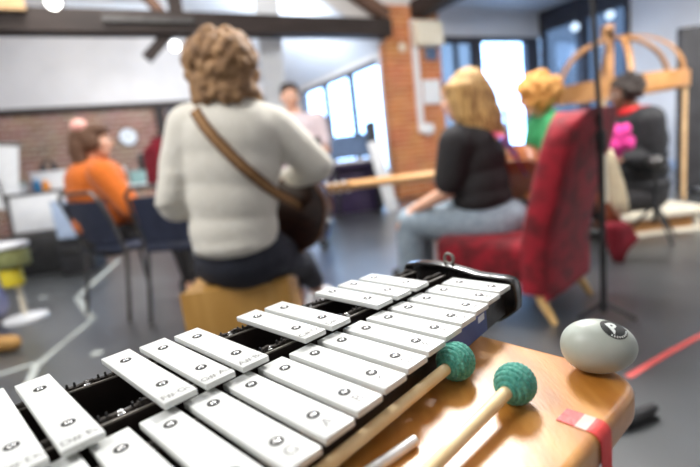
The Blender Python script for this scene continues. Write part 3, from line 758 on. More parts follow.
def hand(B, wrist, d, n, side, s=1.0, curl=.5):
    """palm + 5 fingers; d forward, n palm normal (palm faces n), thumb on +side*cross"""
    d = V(d).normalized(); n = V(n); n = (n - d * n.dot(d)).normalized(); x = d.cross(n) * side
    pc = V(wrist) + d * .045 * s
    R3 = Matrix((x, d, n)).transposed(); B.ell(pc, (.040 * s, .052 * s, .015 * s), R3)
    B.cap(wrist, pc, .026 * s, .026 * s)
    for j, (off, L) in enumerate(((.030, .072), (.011, .08), (-.009, .074), (-.028, .058))):
        a = V(wrist) + d * .085 * s + x * off * s
        p, ang = a, .25 * curl
        for seg, fr in enumerate((.45, .32, .23)):
            dd = d * math.cos(ang) + n * math.sin(ang); q = p + dd * L * fr * s
            B.cap(p, q, (.0095 - .001 * seg) * s, (.0088 - .001 * seg) * s, 8); p = q; ang += .85 * curl
    a = V(wrist) + d * .03 * s + x * .030 * s
    b = a + (x * .7 + d * .6 + n * .3).normalized() * .034 * s; c = b + (x * .25 + d * .9 + n * .35).normalized() * .03 * s
    B.cap(a, b, .013 * s, .011 * s, 8); B.cap(b, c, .010 * s, .009 * s, 8)
def lerp(a, b, t): return V(a) * (1 - t) + V(b) * t
def curls(c, R3r, n, seed, rad, mask=None, R3=None):
    rnd = random.Random(seed); k = MB()
    k.ell(c, R3r, R3)
    for j in range(n):
        z = rnd.uniform(-1, 1); a = rnd.uniform(0, 2 * PI); r = math.sqrt(1 - z * z)
        loc = V((r * math.cos(a), r * math.sin(a), z))
        p = V((loc.x * R3r[0], loc.y * R3r[1], loc.z * R3r[2]))
        if R3 is not None: p = R3 @ p
        p = c + p
        if mask and not mask(p): continue
        q = rad * rnd.uniform(.7, 1.3); k.ell(p, (q, q, q * rnd.uniform(.8, 1.3)), None, 10, 7)
    return k
def foot(B, ankle, d, r=.038, L=.17, lift=0):
    d = V((d[0], d[1], 0)).normalized(); h = V((ankle[0], ankle[1], lift + .04)) - d * .03
    B.cap(h, h + d * L - V((0, 0, .006)), r, r * .82); B.cap(V(ankle), h, r * 1.0, r)

# ---- man with the guitar, seen from behind
hipc = at(246, 258, 1.70); mn = thing('person', 'person in off-white jumper with curly hair seated on wooden box, back turned, playing guitar', 'person', floor_of(hipc))
headc = at(224, 72, 1.66); neckb = at(229, 106, 1.64); chest = at(232, 165, 1.66); waist = at(234, 226, 1.67)
shL, shR = at(190, 127, 1.66), at(274, 129, 1.68)
elL, elR = at(176, 205, 1.66), at(318, 166, 1.72)
wrL, wrR = at(212, 200, 1.96), at(277, 186, 1.94)
hpL, hpR = at(220, 262, 1.74), at(272, 256, 1.74)
knL, knR = at(262, 268, 2.10), at(299, 262, 2.12)
anL, anR = at(297, 292, 2.22), at(316, 284, 2.46)
B = MB(); face = (.1, 1, -.15)
head_parts(B, headc, face, 1.0, neck=neckb)
B.cap(neckb, chest, .06, .10); B.cap(chest, waist, .10, .10); B.cap(waist, hipc, .10, .11); B.cap(shL, shR, .055, .055); B.cap(shL, chest, .07, .1); B.cap(shR, chest, .07, .1)
B.chain([shL, elL, wrL], [.055, .04, .028]); B.chain([shR, elR, wrR], [.055, .04, .028])
hand(B, wrL, (.3, .4, .5), (.5, 1, 0), 1, curl=.9); hand(B, wrR, (-.7, .3, -.4), (0, -1, -.1), 1, curl=.6)
B.chain([hpL, knL, anL], [.085, .058, .042]); B.chain([hpR, knR, anR], [.085, .058, .042])
foot(B, anL, (.25, 1)); foot(B, anR, (.3, 1))
body = B.build('body', M['skin'], mn, remesh=.006, sm_it=2)
# jumper
S = MB()
R3 = Matrix.Identity(3)
S.ell(lerp(neckb, chest, .55), (.185, .12, .16)); S.ell(chest, (.178, .13, .17)); S.ell(lerp(chest, waist, .5), (.168, .132, .17)); S.ell(waist + V((0, 0, -.005)), (.165, .135, .13))
S.cap(lerp(neckb, headc, .12), chest, .068, .10)
S.cap(shL, shR, .075, .075)
S.cap(neckb + V((0, 0, -.02)), shL, .07, .08); S.cap(neckb + V((0, 0, -.02)), shR, .07, .08)
S.chain([shL, lerp(shL, elL, .5) + V((-.01, 0, 0)), elL, lerp(elL, wrL, .85)], [.082, .074, .064, .048])
S.chain([shR, lerp(shR, elR, .5), elR, lerp(elR, wrR, .85)], [.082, .072, .06, .046])
for q in range(5):   # bunched folds at the elbow and hem
    p = lerp(elL, shL, .05 + .09 * q); S.ell(p + V((-.01, -.02, 0)), (.066, .062, .016))
S.ell(waist + V((0, 0, -.06)), (.162, .138, .06))
jum = S.build('jumper', M['sweater'], mn, remesh=.009, sm_it=14)
T = MB()
T.ell(hipc + V((0, .0, .01)), (.178, .14, .13)); T.ell(lerp(hipc, waist, .4), (.165, .125, .10))
T.chain([hpL, knL, lerp(knL, anL, .8)], [.098, .075, .058]); T.chain([hpR, knR, lerp(knR, anR, .8)], [.098, .075, .058])
T.build('trousers', M['navytrouser'], mn, remesh=.01, sm_it=2)
for a, dr in ((anL, (.25, 1)), (anR, (.3, 1))):
    K = MB(); d = V((dr[0], dr[1], 0)).normalized(); h = V((a.x, a.y, .047)) - d * .035
    K.cap(h, h + d * .19, .046, .038); K.ell(h + V((0, 0, .03)), (.045, .045, .04)); K.build('shoe', M['shoe'], mn, remesh=.007, sm_it=2)
hk = curls(headc + V((-.004, -.01, .022)), (.110, .106, .098), 220, 3, .023)
for q in range(50):
    a = random.uniform(PI * .98, 2.02 * PI); hk.ell(headc + V((.098 * math.cos(a), .09 * math.sin(a) - .01, random.uniform(-.10, -.02))), (.025, .025, .028), None, 10, 7)
hk.build('hair', M['brownhair'], mn, remesh=.006, sm_it=1)
# cajon box
cb0 = at(242, 300, 1.72); bx = .405; bh = .405
cj = thing('cajon', 'tan plywood box drum that the person in the off-white jumper sits on', 'box', V((cb0.x, 1.80, 0)))
cjc = V((cb0.x - .0, 1.80, 0))
MB().box(cjc + V((0, 0, bh / 2)), (bx - .01, .32, bh), bev=.012).build('box_body', M['cajon'], cj)
MB().box(cjc + V((0, -.165, bh / 2)), (bx, .01, bh), bev=.004).build('tapping_plate', M['cajon'], cj)
for sx in (-1, 1):
    for sy in (-1, 1): MB().lathe([(.015, 0), (.018, .012)], Matrix.Translation(cjc + V((sx * .18, sy * .12, -.012 + .0125))), 12).build('rubber_foot', M['black'], cj)

# ---- guitars
def guitar_outline(s):
    pts = []
    half = [(-.245, 0), (-.24, .07), (-.21, .13), (-.16, .172), (-.10, .188), (-.04, .178), (.02, .148), (.07, .124), (.11, .122), (.16, .136), (.20, .138), (.235, .115), (.255, .07), (.262, .03)]
    for x, y in half: pts.append((x * s, y * s))
    for x, y in half[::-1][:-1]: pts.append((x * s, -y * s))
    return pts
def guitar(name, label, c, neckdir, normal, s, mb, mrim, mneck, necklen=.62):
    n = V(neckdir).normalized(); w = V(normal); w = (w - n * w.dot(n)).normalized(); y = w.cross(n)
    mt = Matrix((n, y, w)).transposed().to_4x4(); mt.translation = V(c)
    t = thing(name, label, 'guitar', V(c))
    th = .1 * s
    MB().prism(guitar_outline(s), th, mt @ Matrix.Translation((0, 0, -th / 2)), bev=.006 * s).build('guitar_body', mb, t)
    k = MB()
    for z in (-th / 2, th / 2):
        k.tube([mt @ V((x, yy, z)) for x, yy in guitar_outline(s)], .0045 * s, 6, closed=True)
    k.build('binding', mrim, t)
    MB().lathe([(.05 * s, 0), (.05 * s, .002)], mt @ Matrix.Translation((.07 * s, 0, th / 2)), 24).build('sound_hole', M['black'], t)
    MB().box((0, 0, 0), (.03 * s, .15 * s, .012 * s), mtx=mt @ Matrix.Translation((-.12 * s, 0, th / 2 + .005 * s))).build('bridge', M['black'], t)
    L = necklen * s
    k = MB(); k.box((0, 0, 0), (L, .052 * s, .028 * s), mtx=mt @ Matrix.Translation((.255 * s + L / 2 - .02, 0, th / 2 - .008 * s)), bev=.008 * s); nk = k.build('neck', mneck, t)
    MB().box((0, 0, 0), (L + .1 * s, .05 * s, .006 * s), mtx=mt @ Matrix.Translation((.2 * s + L / 2, 0, th / 2 + .009 * s))).build('fretboard', mneck, t)
    hd = MB(); hd.box((0, 0, 0), (.19 * s, .075 * s, .018 * s), mtx=mt @ Matrix.Translation((.255 * s + L + .06 * s, 0, th / 2 - .012 * s)), bev=.006 * s); ho = hd.build('headstock', mneck, t)
    for sx in range(3):
        for sy in (-1, 1):
            k = MB(); q = mt @ V((.255 * s + L + (.01 + .05 * sx) * s, sy * .05 * s, th / 2 - .012 * s)); k.ell(q, (.011 * s, .011 * s, .011 * s), None, 10, 6); k.build('tuning_peg', M['white'], ho)
    q = mt @ V((-.252 * s, 0, 0)); MB().ell(q, (.010, .010, .010), None, 10, 6).build('strap_button', M['white'], t)
    return t, mt
gtr, gm = guitar('guitar', 'dark brown acoustic guitar held at the right hip of the person in the jumper', at(283, 209, 1.86), (-.88, .30, .3), (.32, .95, .0), .80, M['guitardark'], M['guitarrim'], M['guitardark'], .30)
# strap laid over the jumper's back
bvh_bm = bmesh.new(); bvh_bm.from_mesh(jum.data); bmesh.ops.translate(bvh_bm, verts=bvh_bm.verts, vec=OFF[jum]); jb = BVHTree.FromBMesh(bvh_bm)
sp = []; sn = []
path = [(196, 112), (205, 126), (216, 139), (228, 152), (241, 165), (254, 176), (266, 186), (276, 194)]
for x, y in path:
    h = jb.ray_cast(CAM, ray(x, y).normalized())
    if h[0] is not None: sp.append(h[0] + h[1] * .006); sn.append(h[1])
tail = at(301, 206, 1.80)
if sp:
    top = sp[0] + V((0, .08, .03)); sp = [top + V((-.0, .06, -.02)), top] + sp; sn = [V((-.3, .3, 1)), V((-.2, -.1, 1))] + sn
    sp += [lerp(sp[-1], tail, .5) + V((.01, -.03, 0)), tail]; sn += [sn[-1], V((.6, -.8, .2))]
    st = MB().ribbon(sp, sn, .040, .003).build('guitar_strap', M['strap'], gtr)
    MB().ribbon([p + n * .0032 for p, n in zip(sp, sn)], sn, .014, .001).build('strap_stripe', M['strapmid'], st)
bvh_bm.free()

# ---- orange-jumper woman
hip = at(112, 238, 3.0)
ow = thing('person', 'person in orange jumper with ponytail seated on the navy chair, facing right', 'person', floor_of(hip))
hd = at(94, 141, 2.98); nk = at(95, 163, 3.0); ch = at(97, 192, 3.0); wa_ = at(102, 220, 3.0)
sL, sR = nk + V((-.10, .12, -.06)), nk + V((.10, -.14, -.07)); sL = nk + V((-.09, .13, -.06)); 
eR = at(131, 208, 2.86); wR = at(140, 222, 3.02)
B = MB(); fc = (1, .35, -.05)
head_parts(B, hd, fc, .95, neck=nk); face_bits(ow, hd, fc, .95)
B.cap(nk, ch, .055, .10); B.cap(ch, hip, .10, .12); B.cap(sL, sR, .05, .05)
B.chain([sR, eR, wR], [.05, .038, .026]); hand(B, wR, (1, .4, -.1), (0, 0, -1), 1)
eL = sL + V((.12, .1, -.24)); wL = eL + V((.05, .06, -.09)); B.chain([sL, eL, wL], [.05, .038, .026]); hand(B, wL, (1, 0, 0), (0, 0, -1), -1)
k1, k2 = hip + V((.42, .02, .0)), hip + V((.36, .22, .0)); a1, a2 = V((k1.x + .04, k1.y, .09)), V((k2.x + .02, k2.y, .09))
B.chain([hip + V((0, -.08, 0)), k1, a1], [.08, .056, .04]); B.chain([hip + V((0, .08, 0)), k2, a2], [.08, .056, .04]); foot(B, a1, (1, .2)); foot(B, a2, (1, .2))
B.build('body', M['skin'], ow, remesh=.007, sm_it=2)
S = MB(); S.ell(lerp(nk, ch, .6), (.185, .18, .15)); S.ell(ch, (.185, .18, .16)); S.ell(lerp(ch, wa_, .7), (.18, .17, .15)); S.ell(wa_, (.18, .17, .12)); S.cap(nk + V((0, 0, .02)), ch, .065, .1)
S.cap(sL, sR, .08, .08); S.chain([sR, eR, lerp(eR, wR, .9)], [.085, .075, .05]); S.chain([sL, eL, lerp(eL, wL, .9)], [.08, .065, .05])
S.build('jumper', M['orange'], ow, remesh=.011, sm_it=3)
T = MB(); T.ell(hip, (.17, .17, .12)); T.chain([hip + V((0, -.08, 0)), k1, lerp(k1, a1, .85)], [.095, .075, .055]); T.chain([hip + V((0, .08, 0)), k2, lerp(k2, a2, .85)], [.095, .075, .055])
T.build('trousers', M['blackcloth'], ow, remesh=.012, sm_it=2)
for a in (a1, a2): MB().cap(V((a.x - .04, a.y, .045)), V((a.x + .15, a.y + .03, .042)), .045, .038).build('shoe', M['blackshoe'], ow)
k = MB(); k.ell(hd + V((-.03, -.01, .035)), (.095, .09, .09)); k.ell(hd + V((.022, 0, .062)), (.078, .085, .055)); k.ell(hd + V((-.0, -.055, .0)), (.06, .04, .07)); k.chain([hd + V((-.08, -.02, .02)), hd + V((-.10, -.04, -.06)), hd + V((-.08, -.05, -.17))], [.06, .05, .03])
k.chain([hd + V((-.07, -.06, -.02)), hd + V((-.06, -.07, -.12))], [.045, .03])
k.build('hair', M['darkhair'], ow, remesh=.007, sm_it=1)
MB().ell(at(79, 126, 2.92), (.05, .05, .042)).build('scrunchie', mat('pink_scrunchie', srgb(232, 166, 156), .8, noise=(srgb(240, 184, 172), 40)), ow)

# ---- blond woman
hip = at(488, 222, 2.42)
bw = thing('person', 'person with long blond hair and black T-shirt seated on the red velvet chair', 'person', floor_of(hip))
hd = at(462, 96, 2.42); nk = at(468, 127, 2.42); ch = at(474, 158, 2.42); wa_ = at(482, 196, 2.42)
F2 = V((-.78, .62, 0)).normalized(); S2 = V((-F2.y, F2.x, 0))     # S2 = towards her left (camera side)
if S2.y > 0: S2 = -S2
sN = nk + S2 * .16 + V((0, 0, -.07)); sF = nk - S2 * .16 + V((0, 0, -.06))
eN = at(447, 192, 2.34); wN = at(414, 210, 2.48)
kN = at(411, 222, 2.52); kF = kN - S2 * .2 + F2 * .06
B = MB(); fc = (-.95, .45, -.1)
head_parts(B, hd, fc, 1, neck=nk); face_bits(bw, hd, fc, 1)
B.cap(nk, ch, .058, .10); B.cap(ch, wa_, .10, .10); B.cap(wa_, hip, .10, .12); B.cap(sN, sF, .052, .052)
B.chain([sN, eN, wN], [.052, .040, .028]); hand(B, wN, (-.8, .3, -.6), (-.3, .2, -1), -1, curl=.5)
eF = sF + F2 * .12 + V((0, 0, -.25)); wF = eF + F2 * .2 + V((0, 0, .05)); B.chain([sF, eF, wF], [.052, .04, .028]); hand(B, wF, F2, (0, 0, -1), 1)
aN = V((kN.x + .0, kN.y + .02, .09)); aF = V((kF.x - .02, kF.y + .03, .09))
B.chain([hip + S2 * .09, kN, aN], [.09, .06, .042]); B.chain([hip - S2 * .09, kF, aF], [.09, .06, .042]); foot(B, aN, F2); foot(B, aF, F2)
B.build('body', M['skin'], bw, remesh=.006, sm_it=2)
RF = Matrix((S2, F2, V((0, 0, 1)))).transposed()
S = MB(); S.ell(lerp(nk, ch, .6), (.185, .15, .14), RF); S.ell(ch, (.185, .16, .16), RF); S.ell(lerp(ch, wa_, .6), (.18, .155, .15), RF); S.ell(wa_, (.18, .155, .10), RF); S.cap(nk, ch, .062, .1)
S.cap(sN, sF, .08, .08); S.chain([sN, lerp(sN, eN, .75)], [.088, .078]); S.chain([sF, lerp(sF, eF, .7)], [.085, .075])
S.build('tshirt', M['blackcloth'], bw, remesh=.01, sm_it=3)
T = MB(); T.ell(hip + V((.03, 0, 0)), (.20, .20, .14), RF); T.ell(lerp(hip, wa_, .5), (.155, .135, .12), RF)
T.chain([hip + S2 * .09, lerp(hip + S2 * .09, kN, .5), kN, lerp(kN, aN, .4), lerp(kN, aN, .9)], [.11, .10, .085, .088, .092]); T.chain([hip - S2 * .09, kF, lerp(kF, aF, .9)], [.11, .085, .088])
T.build('jeans', M['jeans'], bw, remesh=.011, sm_it=2)
for a in (aN, aF): MB().cap(V((a.x, a.y, .045)) - F2 * .04, V((a.x, a.y, .042)) + F2 * .16, .045, .038).build('shoe', M['blackshoe'], bw)
k = MB(); k.ell(hd + V((.015, -.015, .03)) - F2 * .02, (.098, .102, .105)); 
for q in range(9):
    o_ = (q - 4) / 4; p = hd + S2 * (.075 * math.cos(o_ * .9) ) + V((.02 + .05 * o_, -.015, 0)) - F2 * .035
    k.chain([p + V((0, 0, .03)), p + V((.02 + .008 * math.sin(q * 2), 0, -.10)), p + V((.05, -.01, -.17 - .02 * (q % 3)))], [.042, .045, .022])
k.chain([hd - F2 * .07, hd - F2 * .09 + V((.02, 0, -.13)), hd - F2 * .08 + V((.04, -.03, -.2))], [.06, .065, .035])
rnd = random.Random(11)
for q in range(70):
    th = rnd.uniform(-1.5, 1.9); d_ = (S2 * math.cos(th) - F2 * math.sin(th)); p = hd + d_ * .088 + V((.012, -.012, 0))
    ph = rnd.uniform(0, 6); pts = []
    for j in range(8):
        f_ = j / 7; pts.append(p + d_ * (.012 * math.sin(ph + f_ * 7) + .03 * f_ * (1 - f_)) - d_ * (.05 if j == 0 else 0) + V((.075 * f_ + .012 * math.cos(ph + f_ * 6), -.01 * f_, 0.085 - (.285 + rnd.uniform(0, .05) * (j == 7)) * f_)))
    k.tube(pts, [.014, .016, .016, .016, .016, .015, .012, .005], 8)
k.build('hair', M['blond'], bw, remesh=.005, sm_it=1)
# her guitar: long maple neck pointing left, body across lap hidden by torso
gn0 = at(441, 181, 2.62); gn1 = at(330, 194, 2.78)
nd = (gn1 - gn0).normalized()
gb, gbm = guitar('guitar', 'guitar with long pale maple neck pointing left in the blond person\'s lap', gn0 - nd * .30, nd, V((-.45, .55, .55)), 1.0, M['guitartan'], M['guitarrim'], M['neckwood'], .60)
k = MB(); tl = gbm @ V((-.25, 0, 0))
p0_, p1_ = at(503, 138, 2.22), at(527, 172, 2.46)
k.ribbon([nk - F2 * .05 + V((.05, .0, -.02)), p0_, lerp(p0_, p1_, .5), p1_], [V((.5, -1, .3))] * 4, .05, .004); k.build('guitar_strap', M['colstrap'], gb)

# ---- red velvet chair
cO = V((1.0, 2.07, 0)); cF = V((-.69, .73, 0)).normalized(); cS = V((cF.y, -cF.x, 0))
rc_ = thing('armchair', 'low red velvet slipper chair with tall back and pale wooden legs', 'chair', cO)
cm = Matrix((cS, cF, V((0, 0, 1)))).transposed().to_4x4(); cm.translation = cO      # x=side, y=forward
def bent(name, w0, w1, z0, z1, d, yf, m, par, n=14, rnd=.05):
    """upholstered slab: width w0 (bottom) to w1 (top), front/back profile yf(z)"""
    k = MB(); rows = []
    for j in range(n + 1):
        t = j / n; z = z0 + (z1 - z0) * t; w = w0 + (w1 - w0) * t
        if t > .82: w *= math.sqrt(max(.05, 1 - ((t - .82) / .18) ** 2 * .45))
        y = yf(t); ring = []
        for a in range(20):
            th = 2 * PI * a / 20; cx, sy = math.cos(th), math.sin(th)
            ring.append(k.bm.verts.new(cm @ V((.02 + w / 2 * math.copysign(abs(cx) ** .35, cx), y + d / 2 * math.copysign(abs(sy) ** .5, sy), z + (-.03 * (1 if t == 1 else 0) * abs(cx) ** 4)))))
        rows.append(ring)
    for A, B_ in zip(rows, rows[1:]):
        for i in range(20): k.bm.faces.new((A[i], A[(i + 1) % 20], B_[(i + 1) % 20], B_[i]))
    k.bm.faces.new(rows[0][::-1]); k.bm.faces.new(rows[-1])
    return k.build(name, m, par, sharp=60)
bent('backrest', .58, .56, .13, .905, .15, lambda t: .06 - .21 * max(0, t - .25) ** 1.1, M['velvet'], rc_)
k = MB(); k.box((0, .31, .26), (.52, .53, .20), mtx=cm, bev=.05, seg=4); k.build('seat', M['velvet'], rc_)
k = MB()
for j in range(30):
    x = -.25 + .5 * j / 29; k.box((x, -.0 , .12), (.015, .012, .03 + .02 * random.random()), mtx=cm)
k.build('fringe', M['velvet'], rc_, smooth=False)
for sx in (-1, 1):
    p = cm @ V((sx * .21 - .02, .05, .16)); q = cm @ V((sx * .22 - .02, -.03, .0)); MB().tube([p, lerp(p, q, .5) + cF * .01, q], [.026, .022, .014], 14).build('leg', M['lightwood'], rc_)
    p = cm @ V((sx * .21, .50, .17)); q = cm @ V((sx * .22, .54, .0)); MB().tube([p, q], [.024, .014], 14).build('leg', M['lightwood'], rc_)

# ---- ginger curly person in green behind the red chair
hip = at(545, 205, 3.15)
gp = thing('person', 'person with curly ginger hair and green top behind the red chair', 'person', floor_of(hip))
hd = at(536, 97, 3.1); nk = at(545, 117, 3.12); ch = at(550, 145, 3.15)
B = MB(); fc = (-1, -.1, -.15); head_parts(B, hd, fc, .95, neck=nk); face_bits(gp, hd, fc, .95)
B.cap(nk, ch, .06, .11); B.cap(ch, hip, .11, .13); s1_, s2_ = nk + V((0, -.16, -.06)), nk + V((.02, .16, -.06)); B.cap(s1_, s2_, .055, .055)
for sgn, s_ in ((1, s1_), (-1, s2_)):
    e = s_ + V((-.06, 0, -.26)); w = e + V((-.22, .02, .06)); B.chain([s_, e, w], [.05, .038, .026]); hand(B, w, (-1, 0, 0), (0, 0, -1), sgn)
    kk = hip + V((-.42, sgn * -.1, 0)); aa = V((kk.x - .02, kk.y, .09)); B.chain([hip + V((0, sgn * -.09, 0)), kk, aa], [.08, .056, .04]); foot(B, aa, (-1, 0))
B.build('body', M['skin'], gp, remesh=.007, sm_it=2)
S = MB(); S.ell(lerp(nk, ch, .6), (.14, .18, .15)); S.ell(ch, (.14, .18, .18)); S.ell(lerp(ch, hip, .5), (.14, .17, .17)); S.cap(nk + V((0, 0, .02)), ch, .065, .1); S.cap(s1_, s2_, .08, .08)
for s_ in (s1_, s2_): e = s_ + V((-.06, 0, -.26)); w = e + V((-.22, .02, .06)); S.chain([s_, e, lerp(e, w, .85)], [.085, .07, .05])
S.build('jumper', M['green'], gp, remesh=.011, sm_it=3)
T = MB(); T.ell(hip, (.16, .18, .12))
for sgn in (1, -1): kk = hip + V((-.42, sgn * -.1, 0)); T.chain([hip + V((0, sgn * -.09, 0)), kk, V((kk.x - .02, kk.y, .16))], [.095, .075, .055])
T.build('trousers', M['navytrouser'], gp, remesh=.012, sm_it=2)
for sgn in (1, -1): kk = hip + V((-.42, sgn * -.1, 0)); MB().cap(V((kk.x + .03, kk.y, .045)), V((kk.x - .16, kk.y, .042)), .045, .038).build('shoe', M['blackshoe'], gp)
hk = curls(hd + V((.02, 0, .035)), (.125, .125, .105), 170, 5, .026, lambda p: not (p.x < hd.x - .06 and p.z < hd.z + .03)); hk.build('hair', M['ginger'], gp, remesh=.007, sm_it=1)
guitar('guitar', 'orange brown guitar between the blond person and the red chair back', at(529, 182, 2.9), (-.9, .35, -.1), (-.3, -.8, .3), .72, M['guitartan'], M['guitarrim'], M['guitartan'], .38)
sg = thing('stool', 'low dark stool under the ginger haired person in green', 'stool', floor_of(hip))
zs = hip.z - .10
MB().lathe([(.17, zs - .05), (.18, zs - .03), (.18, zs - .01), (.17, zs)], Matrix.Translation(floor_of(hip)), 24).build('seat', M['black'], sg)
for j in range(4): a = PI / 4 + j * PI / 2; MB().tube([floor_of(hip) + V((.11 * math.cos(a), .11 * math.sin(a), zs - .04)), floor_of(hip) + V((.17 * math.cos(a), .17 * math.sin(a), 0))], .012, 10).build('leg', M['black'], sg)

# ---- person in black jacket at right
hip = at(642, 196, 3.4)
bp_ = thing('person', 'person in black padded jacket with red collar seated at the right, looking left', 'person', floor_of(hip))
hd = at(624, 93, 3.4); nk = at(634, 113, 3.4); ch = at(639, 142, 3.4)
B = MB(); fc = (-1, .1, -.2); head_parts(B, hd, fc, .95, neck=nk); face_bits(bp_, hd, fc, .95)
B.cap(nk, ch, .06, .11); B.cap(ch, hip, .11, .13); s1_, s2_ = nk + V((.0, -.17, -.06)), nk + V((0, .16, -.06)); B.cap(s1_, s2_, .055, .055)
J = MB(); J.ell(lerp(nk, ch, .6), (.17, .2, .16)); J.ell(ch, (.18, .2, .2)); J.ell(lerp(ch, hip, .5), (.18, .19, .18)); J.ell(lerp(ch, hip, .85), (.18, .19, .14)); J.cap(s1_, s2_, .10, .10)
T = MB(); T.ell(hip, (.17, .18, .11))
for sgn, s_ in ((1, s1_), (-1, s2_)):
    e = s_ + V((.03, 0, -.27)); w = e + V((-.2, .02, .02)); B.chain([s_, e, w], [.05, .038, .026]); hand(B, w, (-1, 0, 0), (0, 0, -1), sgn)
    J.chain([s_, e, lerp(e, w, .9)], [.1, .085, .06])
    kk = hip + V((-.40, sgn * -.1, 0)); aa = V((kk.x + .02, kk.y, .09)); B.chain([hip + V((0, sgn * -.09, 0)), kk, aa], [.08, .056, .04]); foot(B, aa, (-1, 0))
    T.chain([hip + V((0, sgn * -.09, 0)), kk, V((kk.x + .02, kk.y, .16))], [.095, .075, .055])
    MB().cap(V((aa.x + .03, aa.y, .045)), V((aa.x - .16, aa.y, .042)), .045, .038).build('shoe', M['blackshoe'], bp_)
B.build('body', M['darkskin'], bp_, remesh=.007, sm_it=2)
for q in range(4): J.ell(lerp(ch, hip, q / 4) , (.185, .205, .03))
J.build('jacket', M['blackjacket'], bp_, remesh=.011, sm_it=2)
T.build('trousers', M['blackcloth'], bp_, remesh=.012, sm_it=2)
k = MB(); k.tube([nk + V((.085 * math.cos(a), .085 * math.sin(a), .015)) for a in [2 * PI * j / 20 for j in range(20)]], .03, 10, closed=True); k.build('collar', mat('red_collar', srgb(206, 36, 40), .9, noise=(srgb(216, 50, 52), 40)), bp_)
curls(hd + V((.03, 0, .035)), (.10, .10, .09), 120, 9, .02, lambda p: not (p.x < hd.x - .05 and p.z < hd.z + .04)).build('hair', M['blackhair'], bp_, remesh=.007, sm_it=1)
pk = at(619, 140, 3.05)
curls(pk, (.07, .06, .08), 40, 4, .028).build('scarf', M['pink'], bp_, remesh=.007)['label'] = 'bunched magenta scarf'
# cream wooden stool / bench he sits on
q = floor_of(hip); zs = hip.z - .085
cs = thing('stool', 'cream framed low wooden bench under the person in the black jacket', 'bench', q)
k = MB(); k.box(q + V((.02, 0, zs - .03)), (.62, .40, .06), bev=.015); k.build('seat', M['cream'], cs)
k = MB(); k.box(q + V((.02, -.17, zs - .19)), (.60, .03, .08), bev=.008); k.build('front_rail', M['cream'], cs)
k = MB(); k.box(q + V((.02, -.14, zs - .105)), (.5, .02, .09)); k.build('back_board', M['hoop'], cs)
for sx in (-1, 1):
    for sy in (-1, 1): MB().tube([q + V((.02 + sx * .27, sy * .16, zs - .05)), q + V((.02 + sx * .28, sy * .17, 0))], .018, 10).build('leg', M['cream'], cs)
# black tripod in front of the bench
tq = at(655, 240, 3.05); tq.z = 0
tr = thing('tripod_stand', 'short black tripod stand in front of the cream bench at right', 'stand', tq)
MB().tube([tq + V((0, 0, .12)), tq + V((-.0, 0, .52))], .014, 10).build('pole', M['black'], tr)
MB().ell(tq + V((0, 0, .54)), (.05, .05, .04)).build('clamp', M['greymetal'], tr)
for j in range(3): a = .4 + j * 2 * PI / 3; MB().tube([tq + V((0, 0, .26)), tq + V((.2 * math.cos(a), .2 * math.sin(a), .012))], .01, 8).build('leg', M['black'], tr)
# draped cloth bundle hanging beside the pole
hb = at(613, 200, 2.7)
dc = thing('coat', 'cream and dark red coat hanging from the far side of the red chair', 'coat', V((hb.x, hb.y, at(625, 255, 2.7).z)))
def drape(pix, y, w, th, m, name):
    pts = [at(px, py, y) for px, py in pix]
    k = MB(); rows = []
    for i, (p, ww) in enumerate(zip(pts, w)):
        rows.append([k.bm.verts.new(p + V((ww * math.cos(a), th * math.sin(a) * (1 + .4 * math.sin(3 * a + i)), 0))) for a in [2 * PI * j / 16 for j in range(16)]])
    for A, B_ in zip(rows, rows[1:]):
        for i in range(16): k.bm.faces.new((A[i], A[(i + 1) % 16], B_[(i + 1) % 16], B_[i]))
    k.bm.faces.new(rows[0]); k.bm.faces.new(rows[-1]); return k.build(name, m, dc, sharp=180)
drape([(604, 150), (608, 165), (613, 182), (618, 200), (622, 214)], 2.70, [.05, .055, .06, .055, .04], .035, M['creamcloth'], 'cream_panel')
drape([(602, 178), (606, 195), (609, 212), (612, 226)], 2.73, [.04, .06, .065, .05], .03, M['browncloth'], 'brown_lining')
drape([(612, 222), (617, 228), (622, 240), (618, 250), (617, 262)], 2.68, [.07, .09, .10, .06, .02], .04, M['redcloth'], 'red_hem')

# ---- standing man far back
fp = at(300, 215, 4.3); ft = V((fp.x, fp.y, 0)); hd = at(290, 97, 4.3); 
sm = thing('person', 'standing person in pale pink shirt and blue jeans by the far windows', 'person', V((hd.x + .1, hd.y, 0)))
base = V((hd.x + .03, hd.y, 0)); nk = V((base.x, base.y, hd.z - .17)); ch = V((base.x, base.y, 1.25 if hd.z > 1.5 else hd.z - .38)); hip = V((base.x, base.y, ch.z - .34))
B = MB(); fc = (.25, -1, -.1); head_parts(B, hd, fc, 1, neck=nk); face_bits(sm, hd, fc, 1)
B.cap(nk, ch, .07, .12); B.cap(ch, hip, .12, .14); s1_, s2_ = nk + V((-.19, 0, -.06)), nk + V((.19, 0, -.06)); B.cap(s1_, s2_, .06, .06)
S = MB(); S.ell(lerp(nk, ch, .6), (.19, .13, .16)); S.ell(ch, (.185, .135, .2)); S.ell(lerp(ch, hip, .6), (.175, .14, .18)); S.ell(lerp(ch, hip, .98), (.176, .145, .12)); S.cap(s1_, s2_, .08, .08); S.cap(nk, ch, .068, .1)
T = MB(); T.ell(hip, (.17, .135, .14))
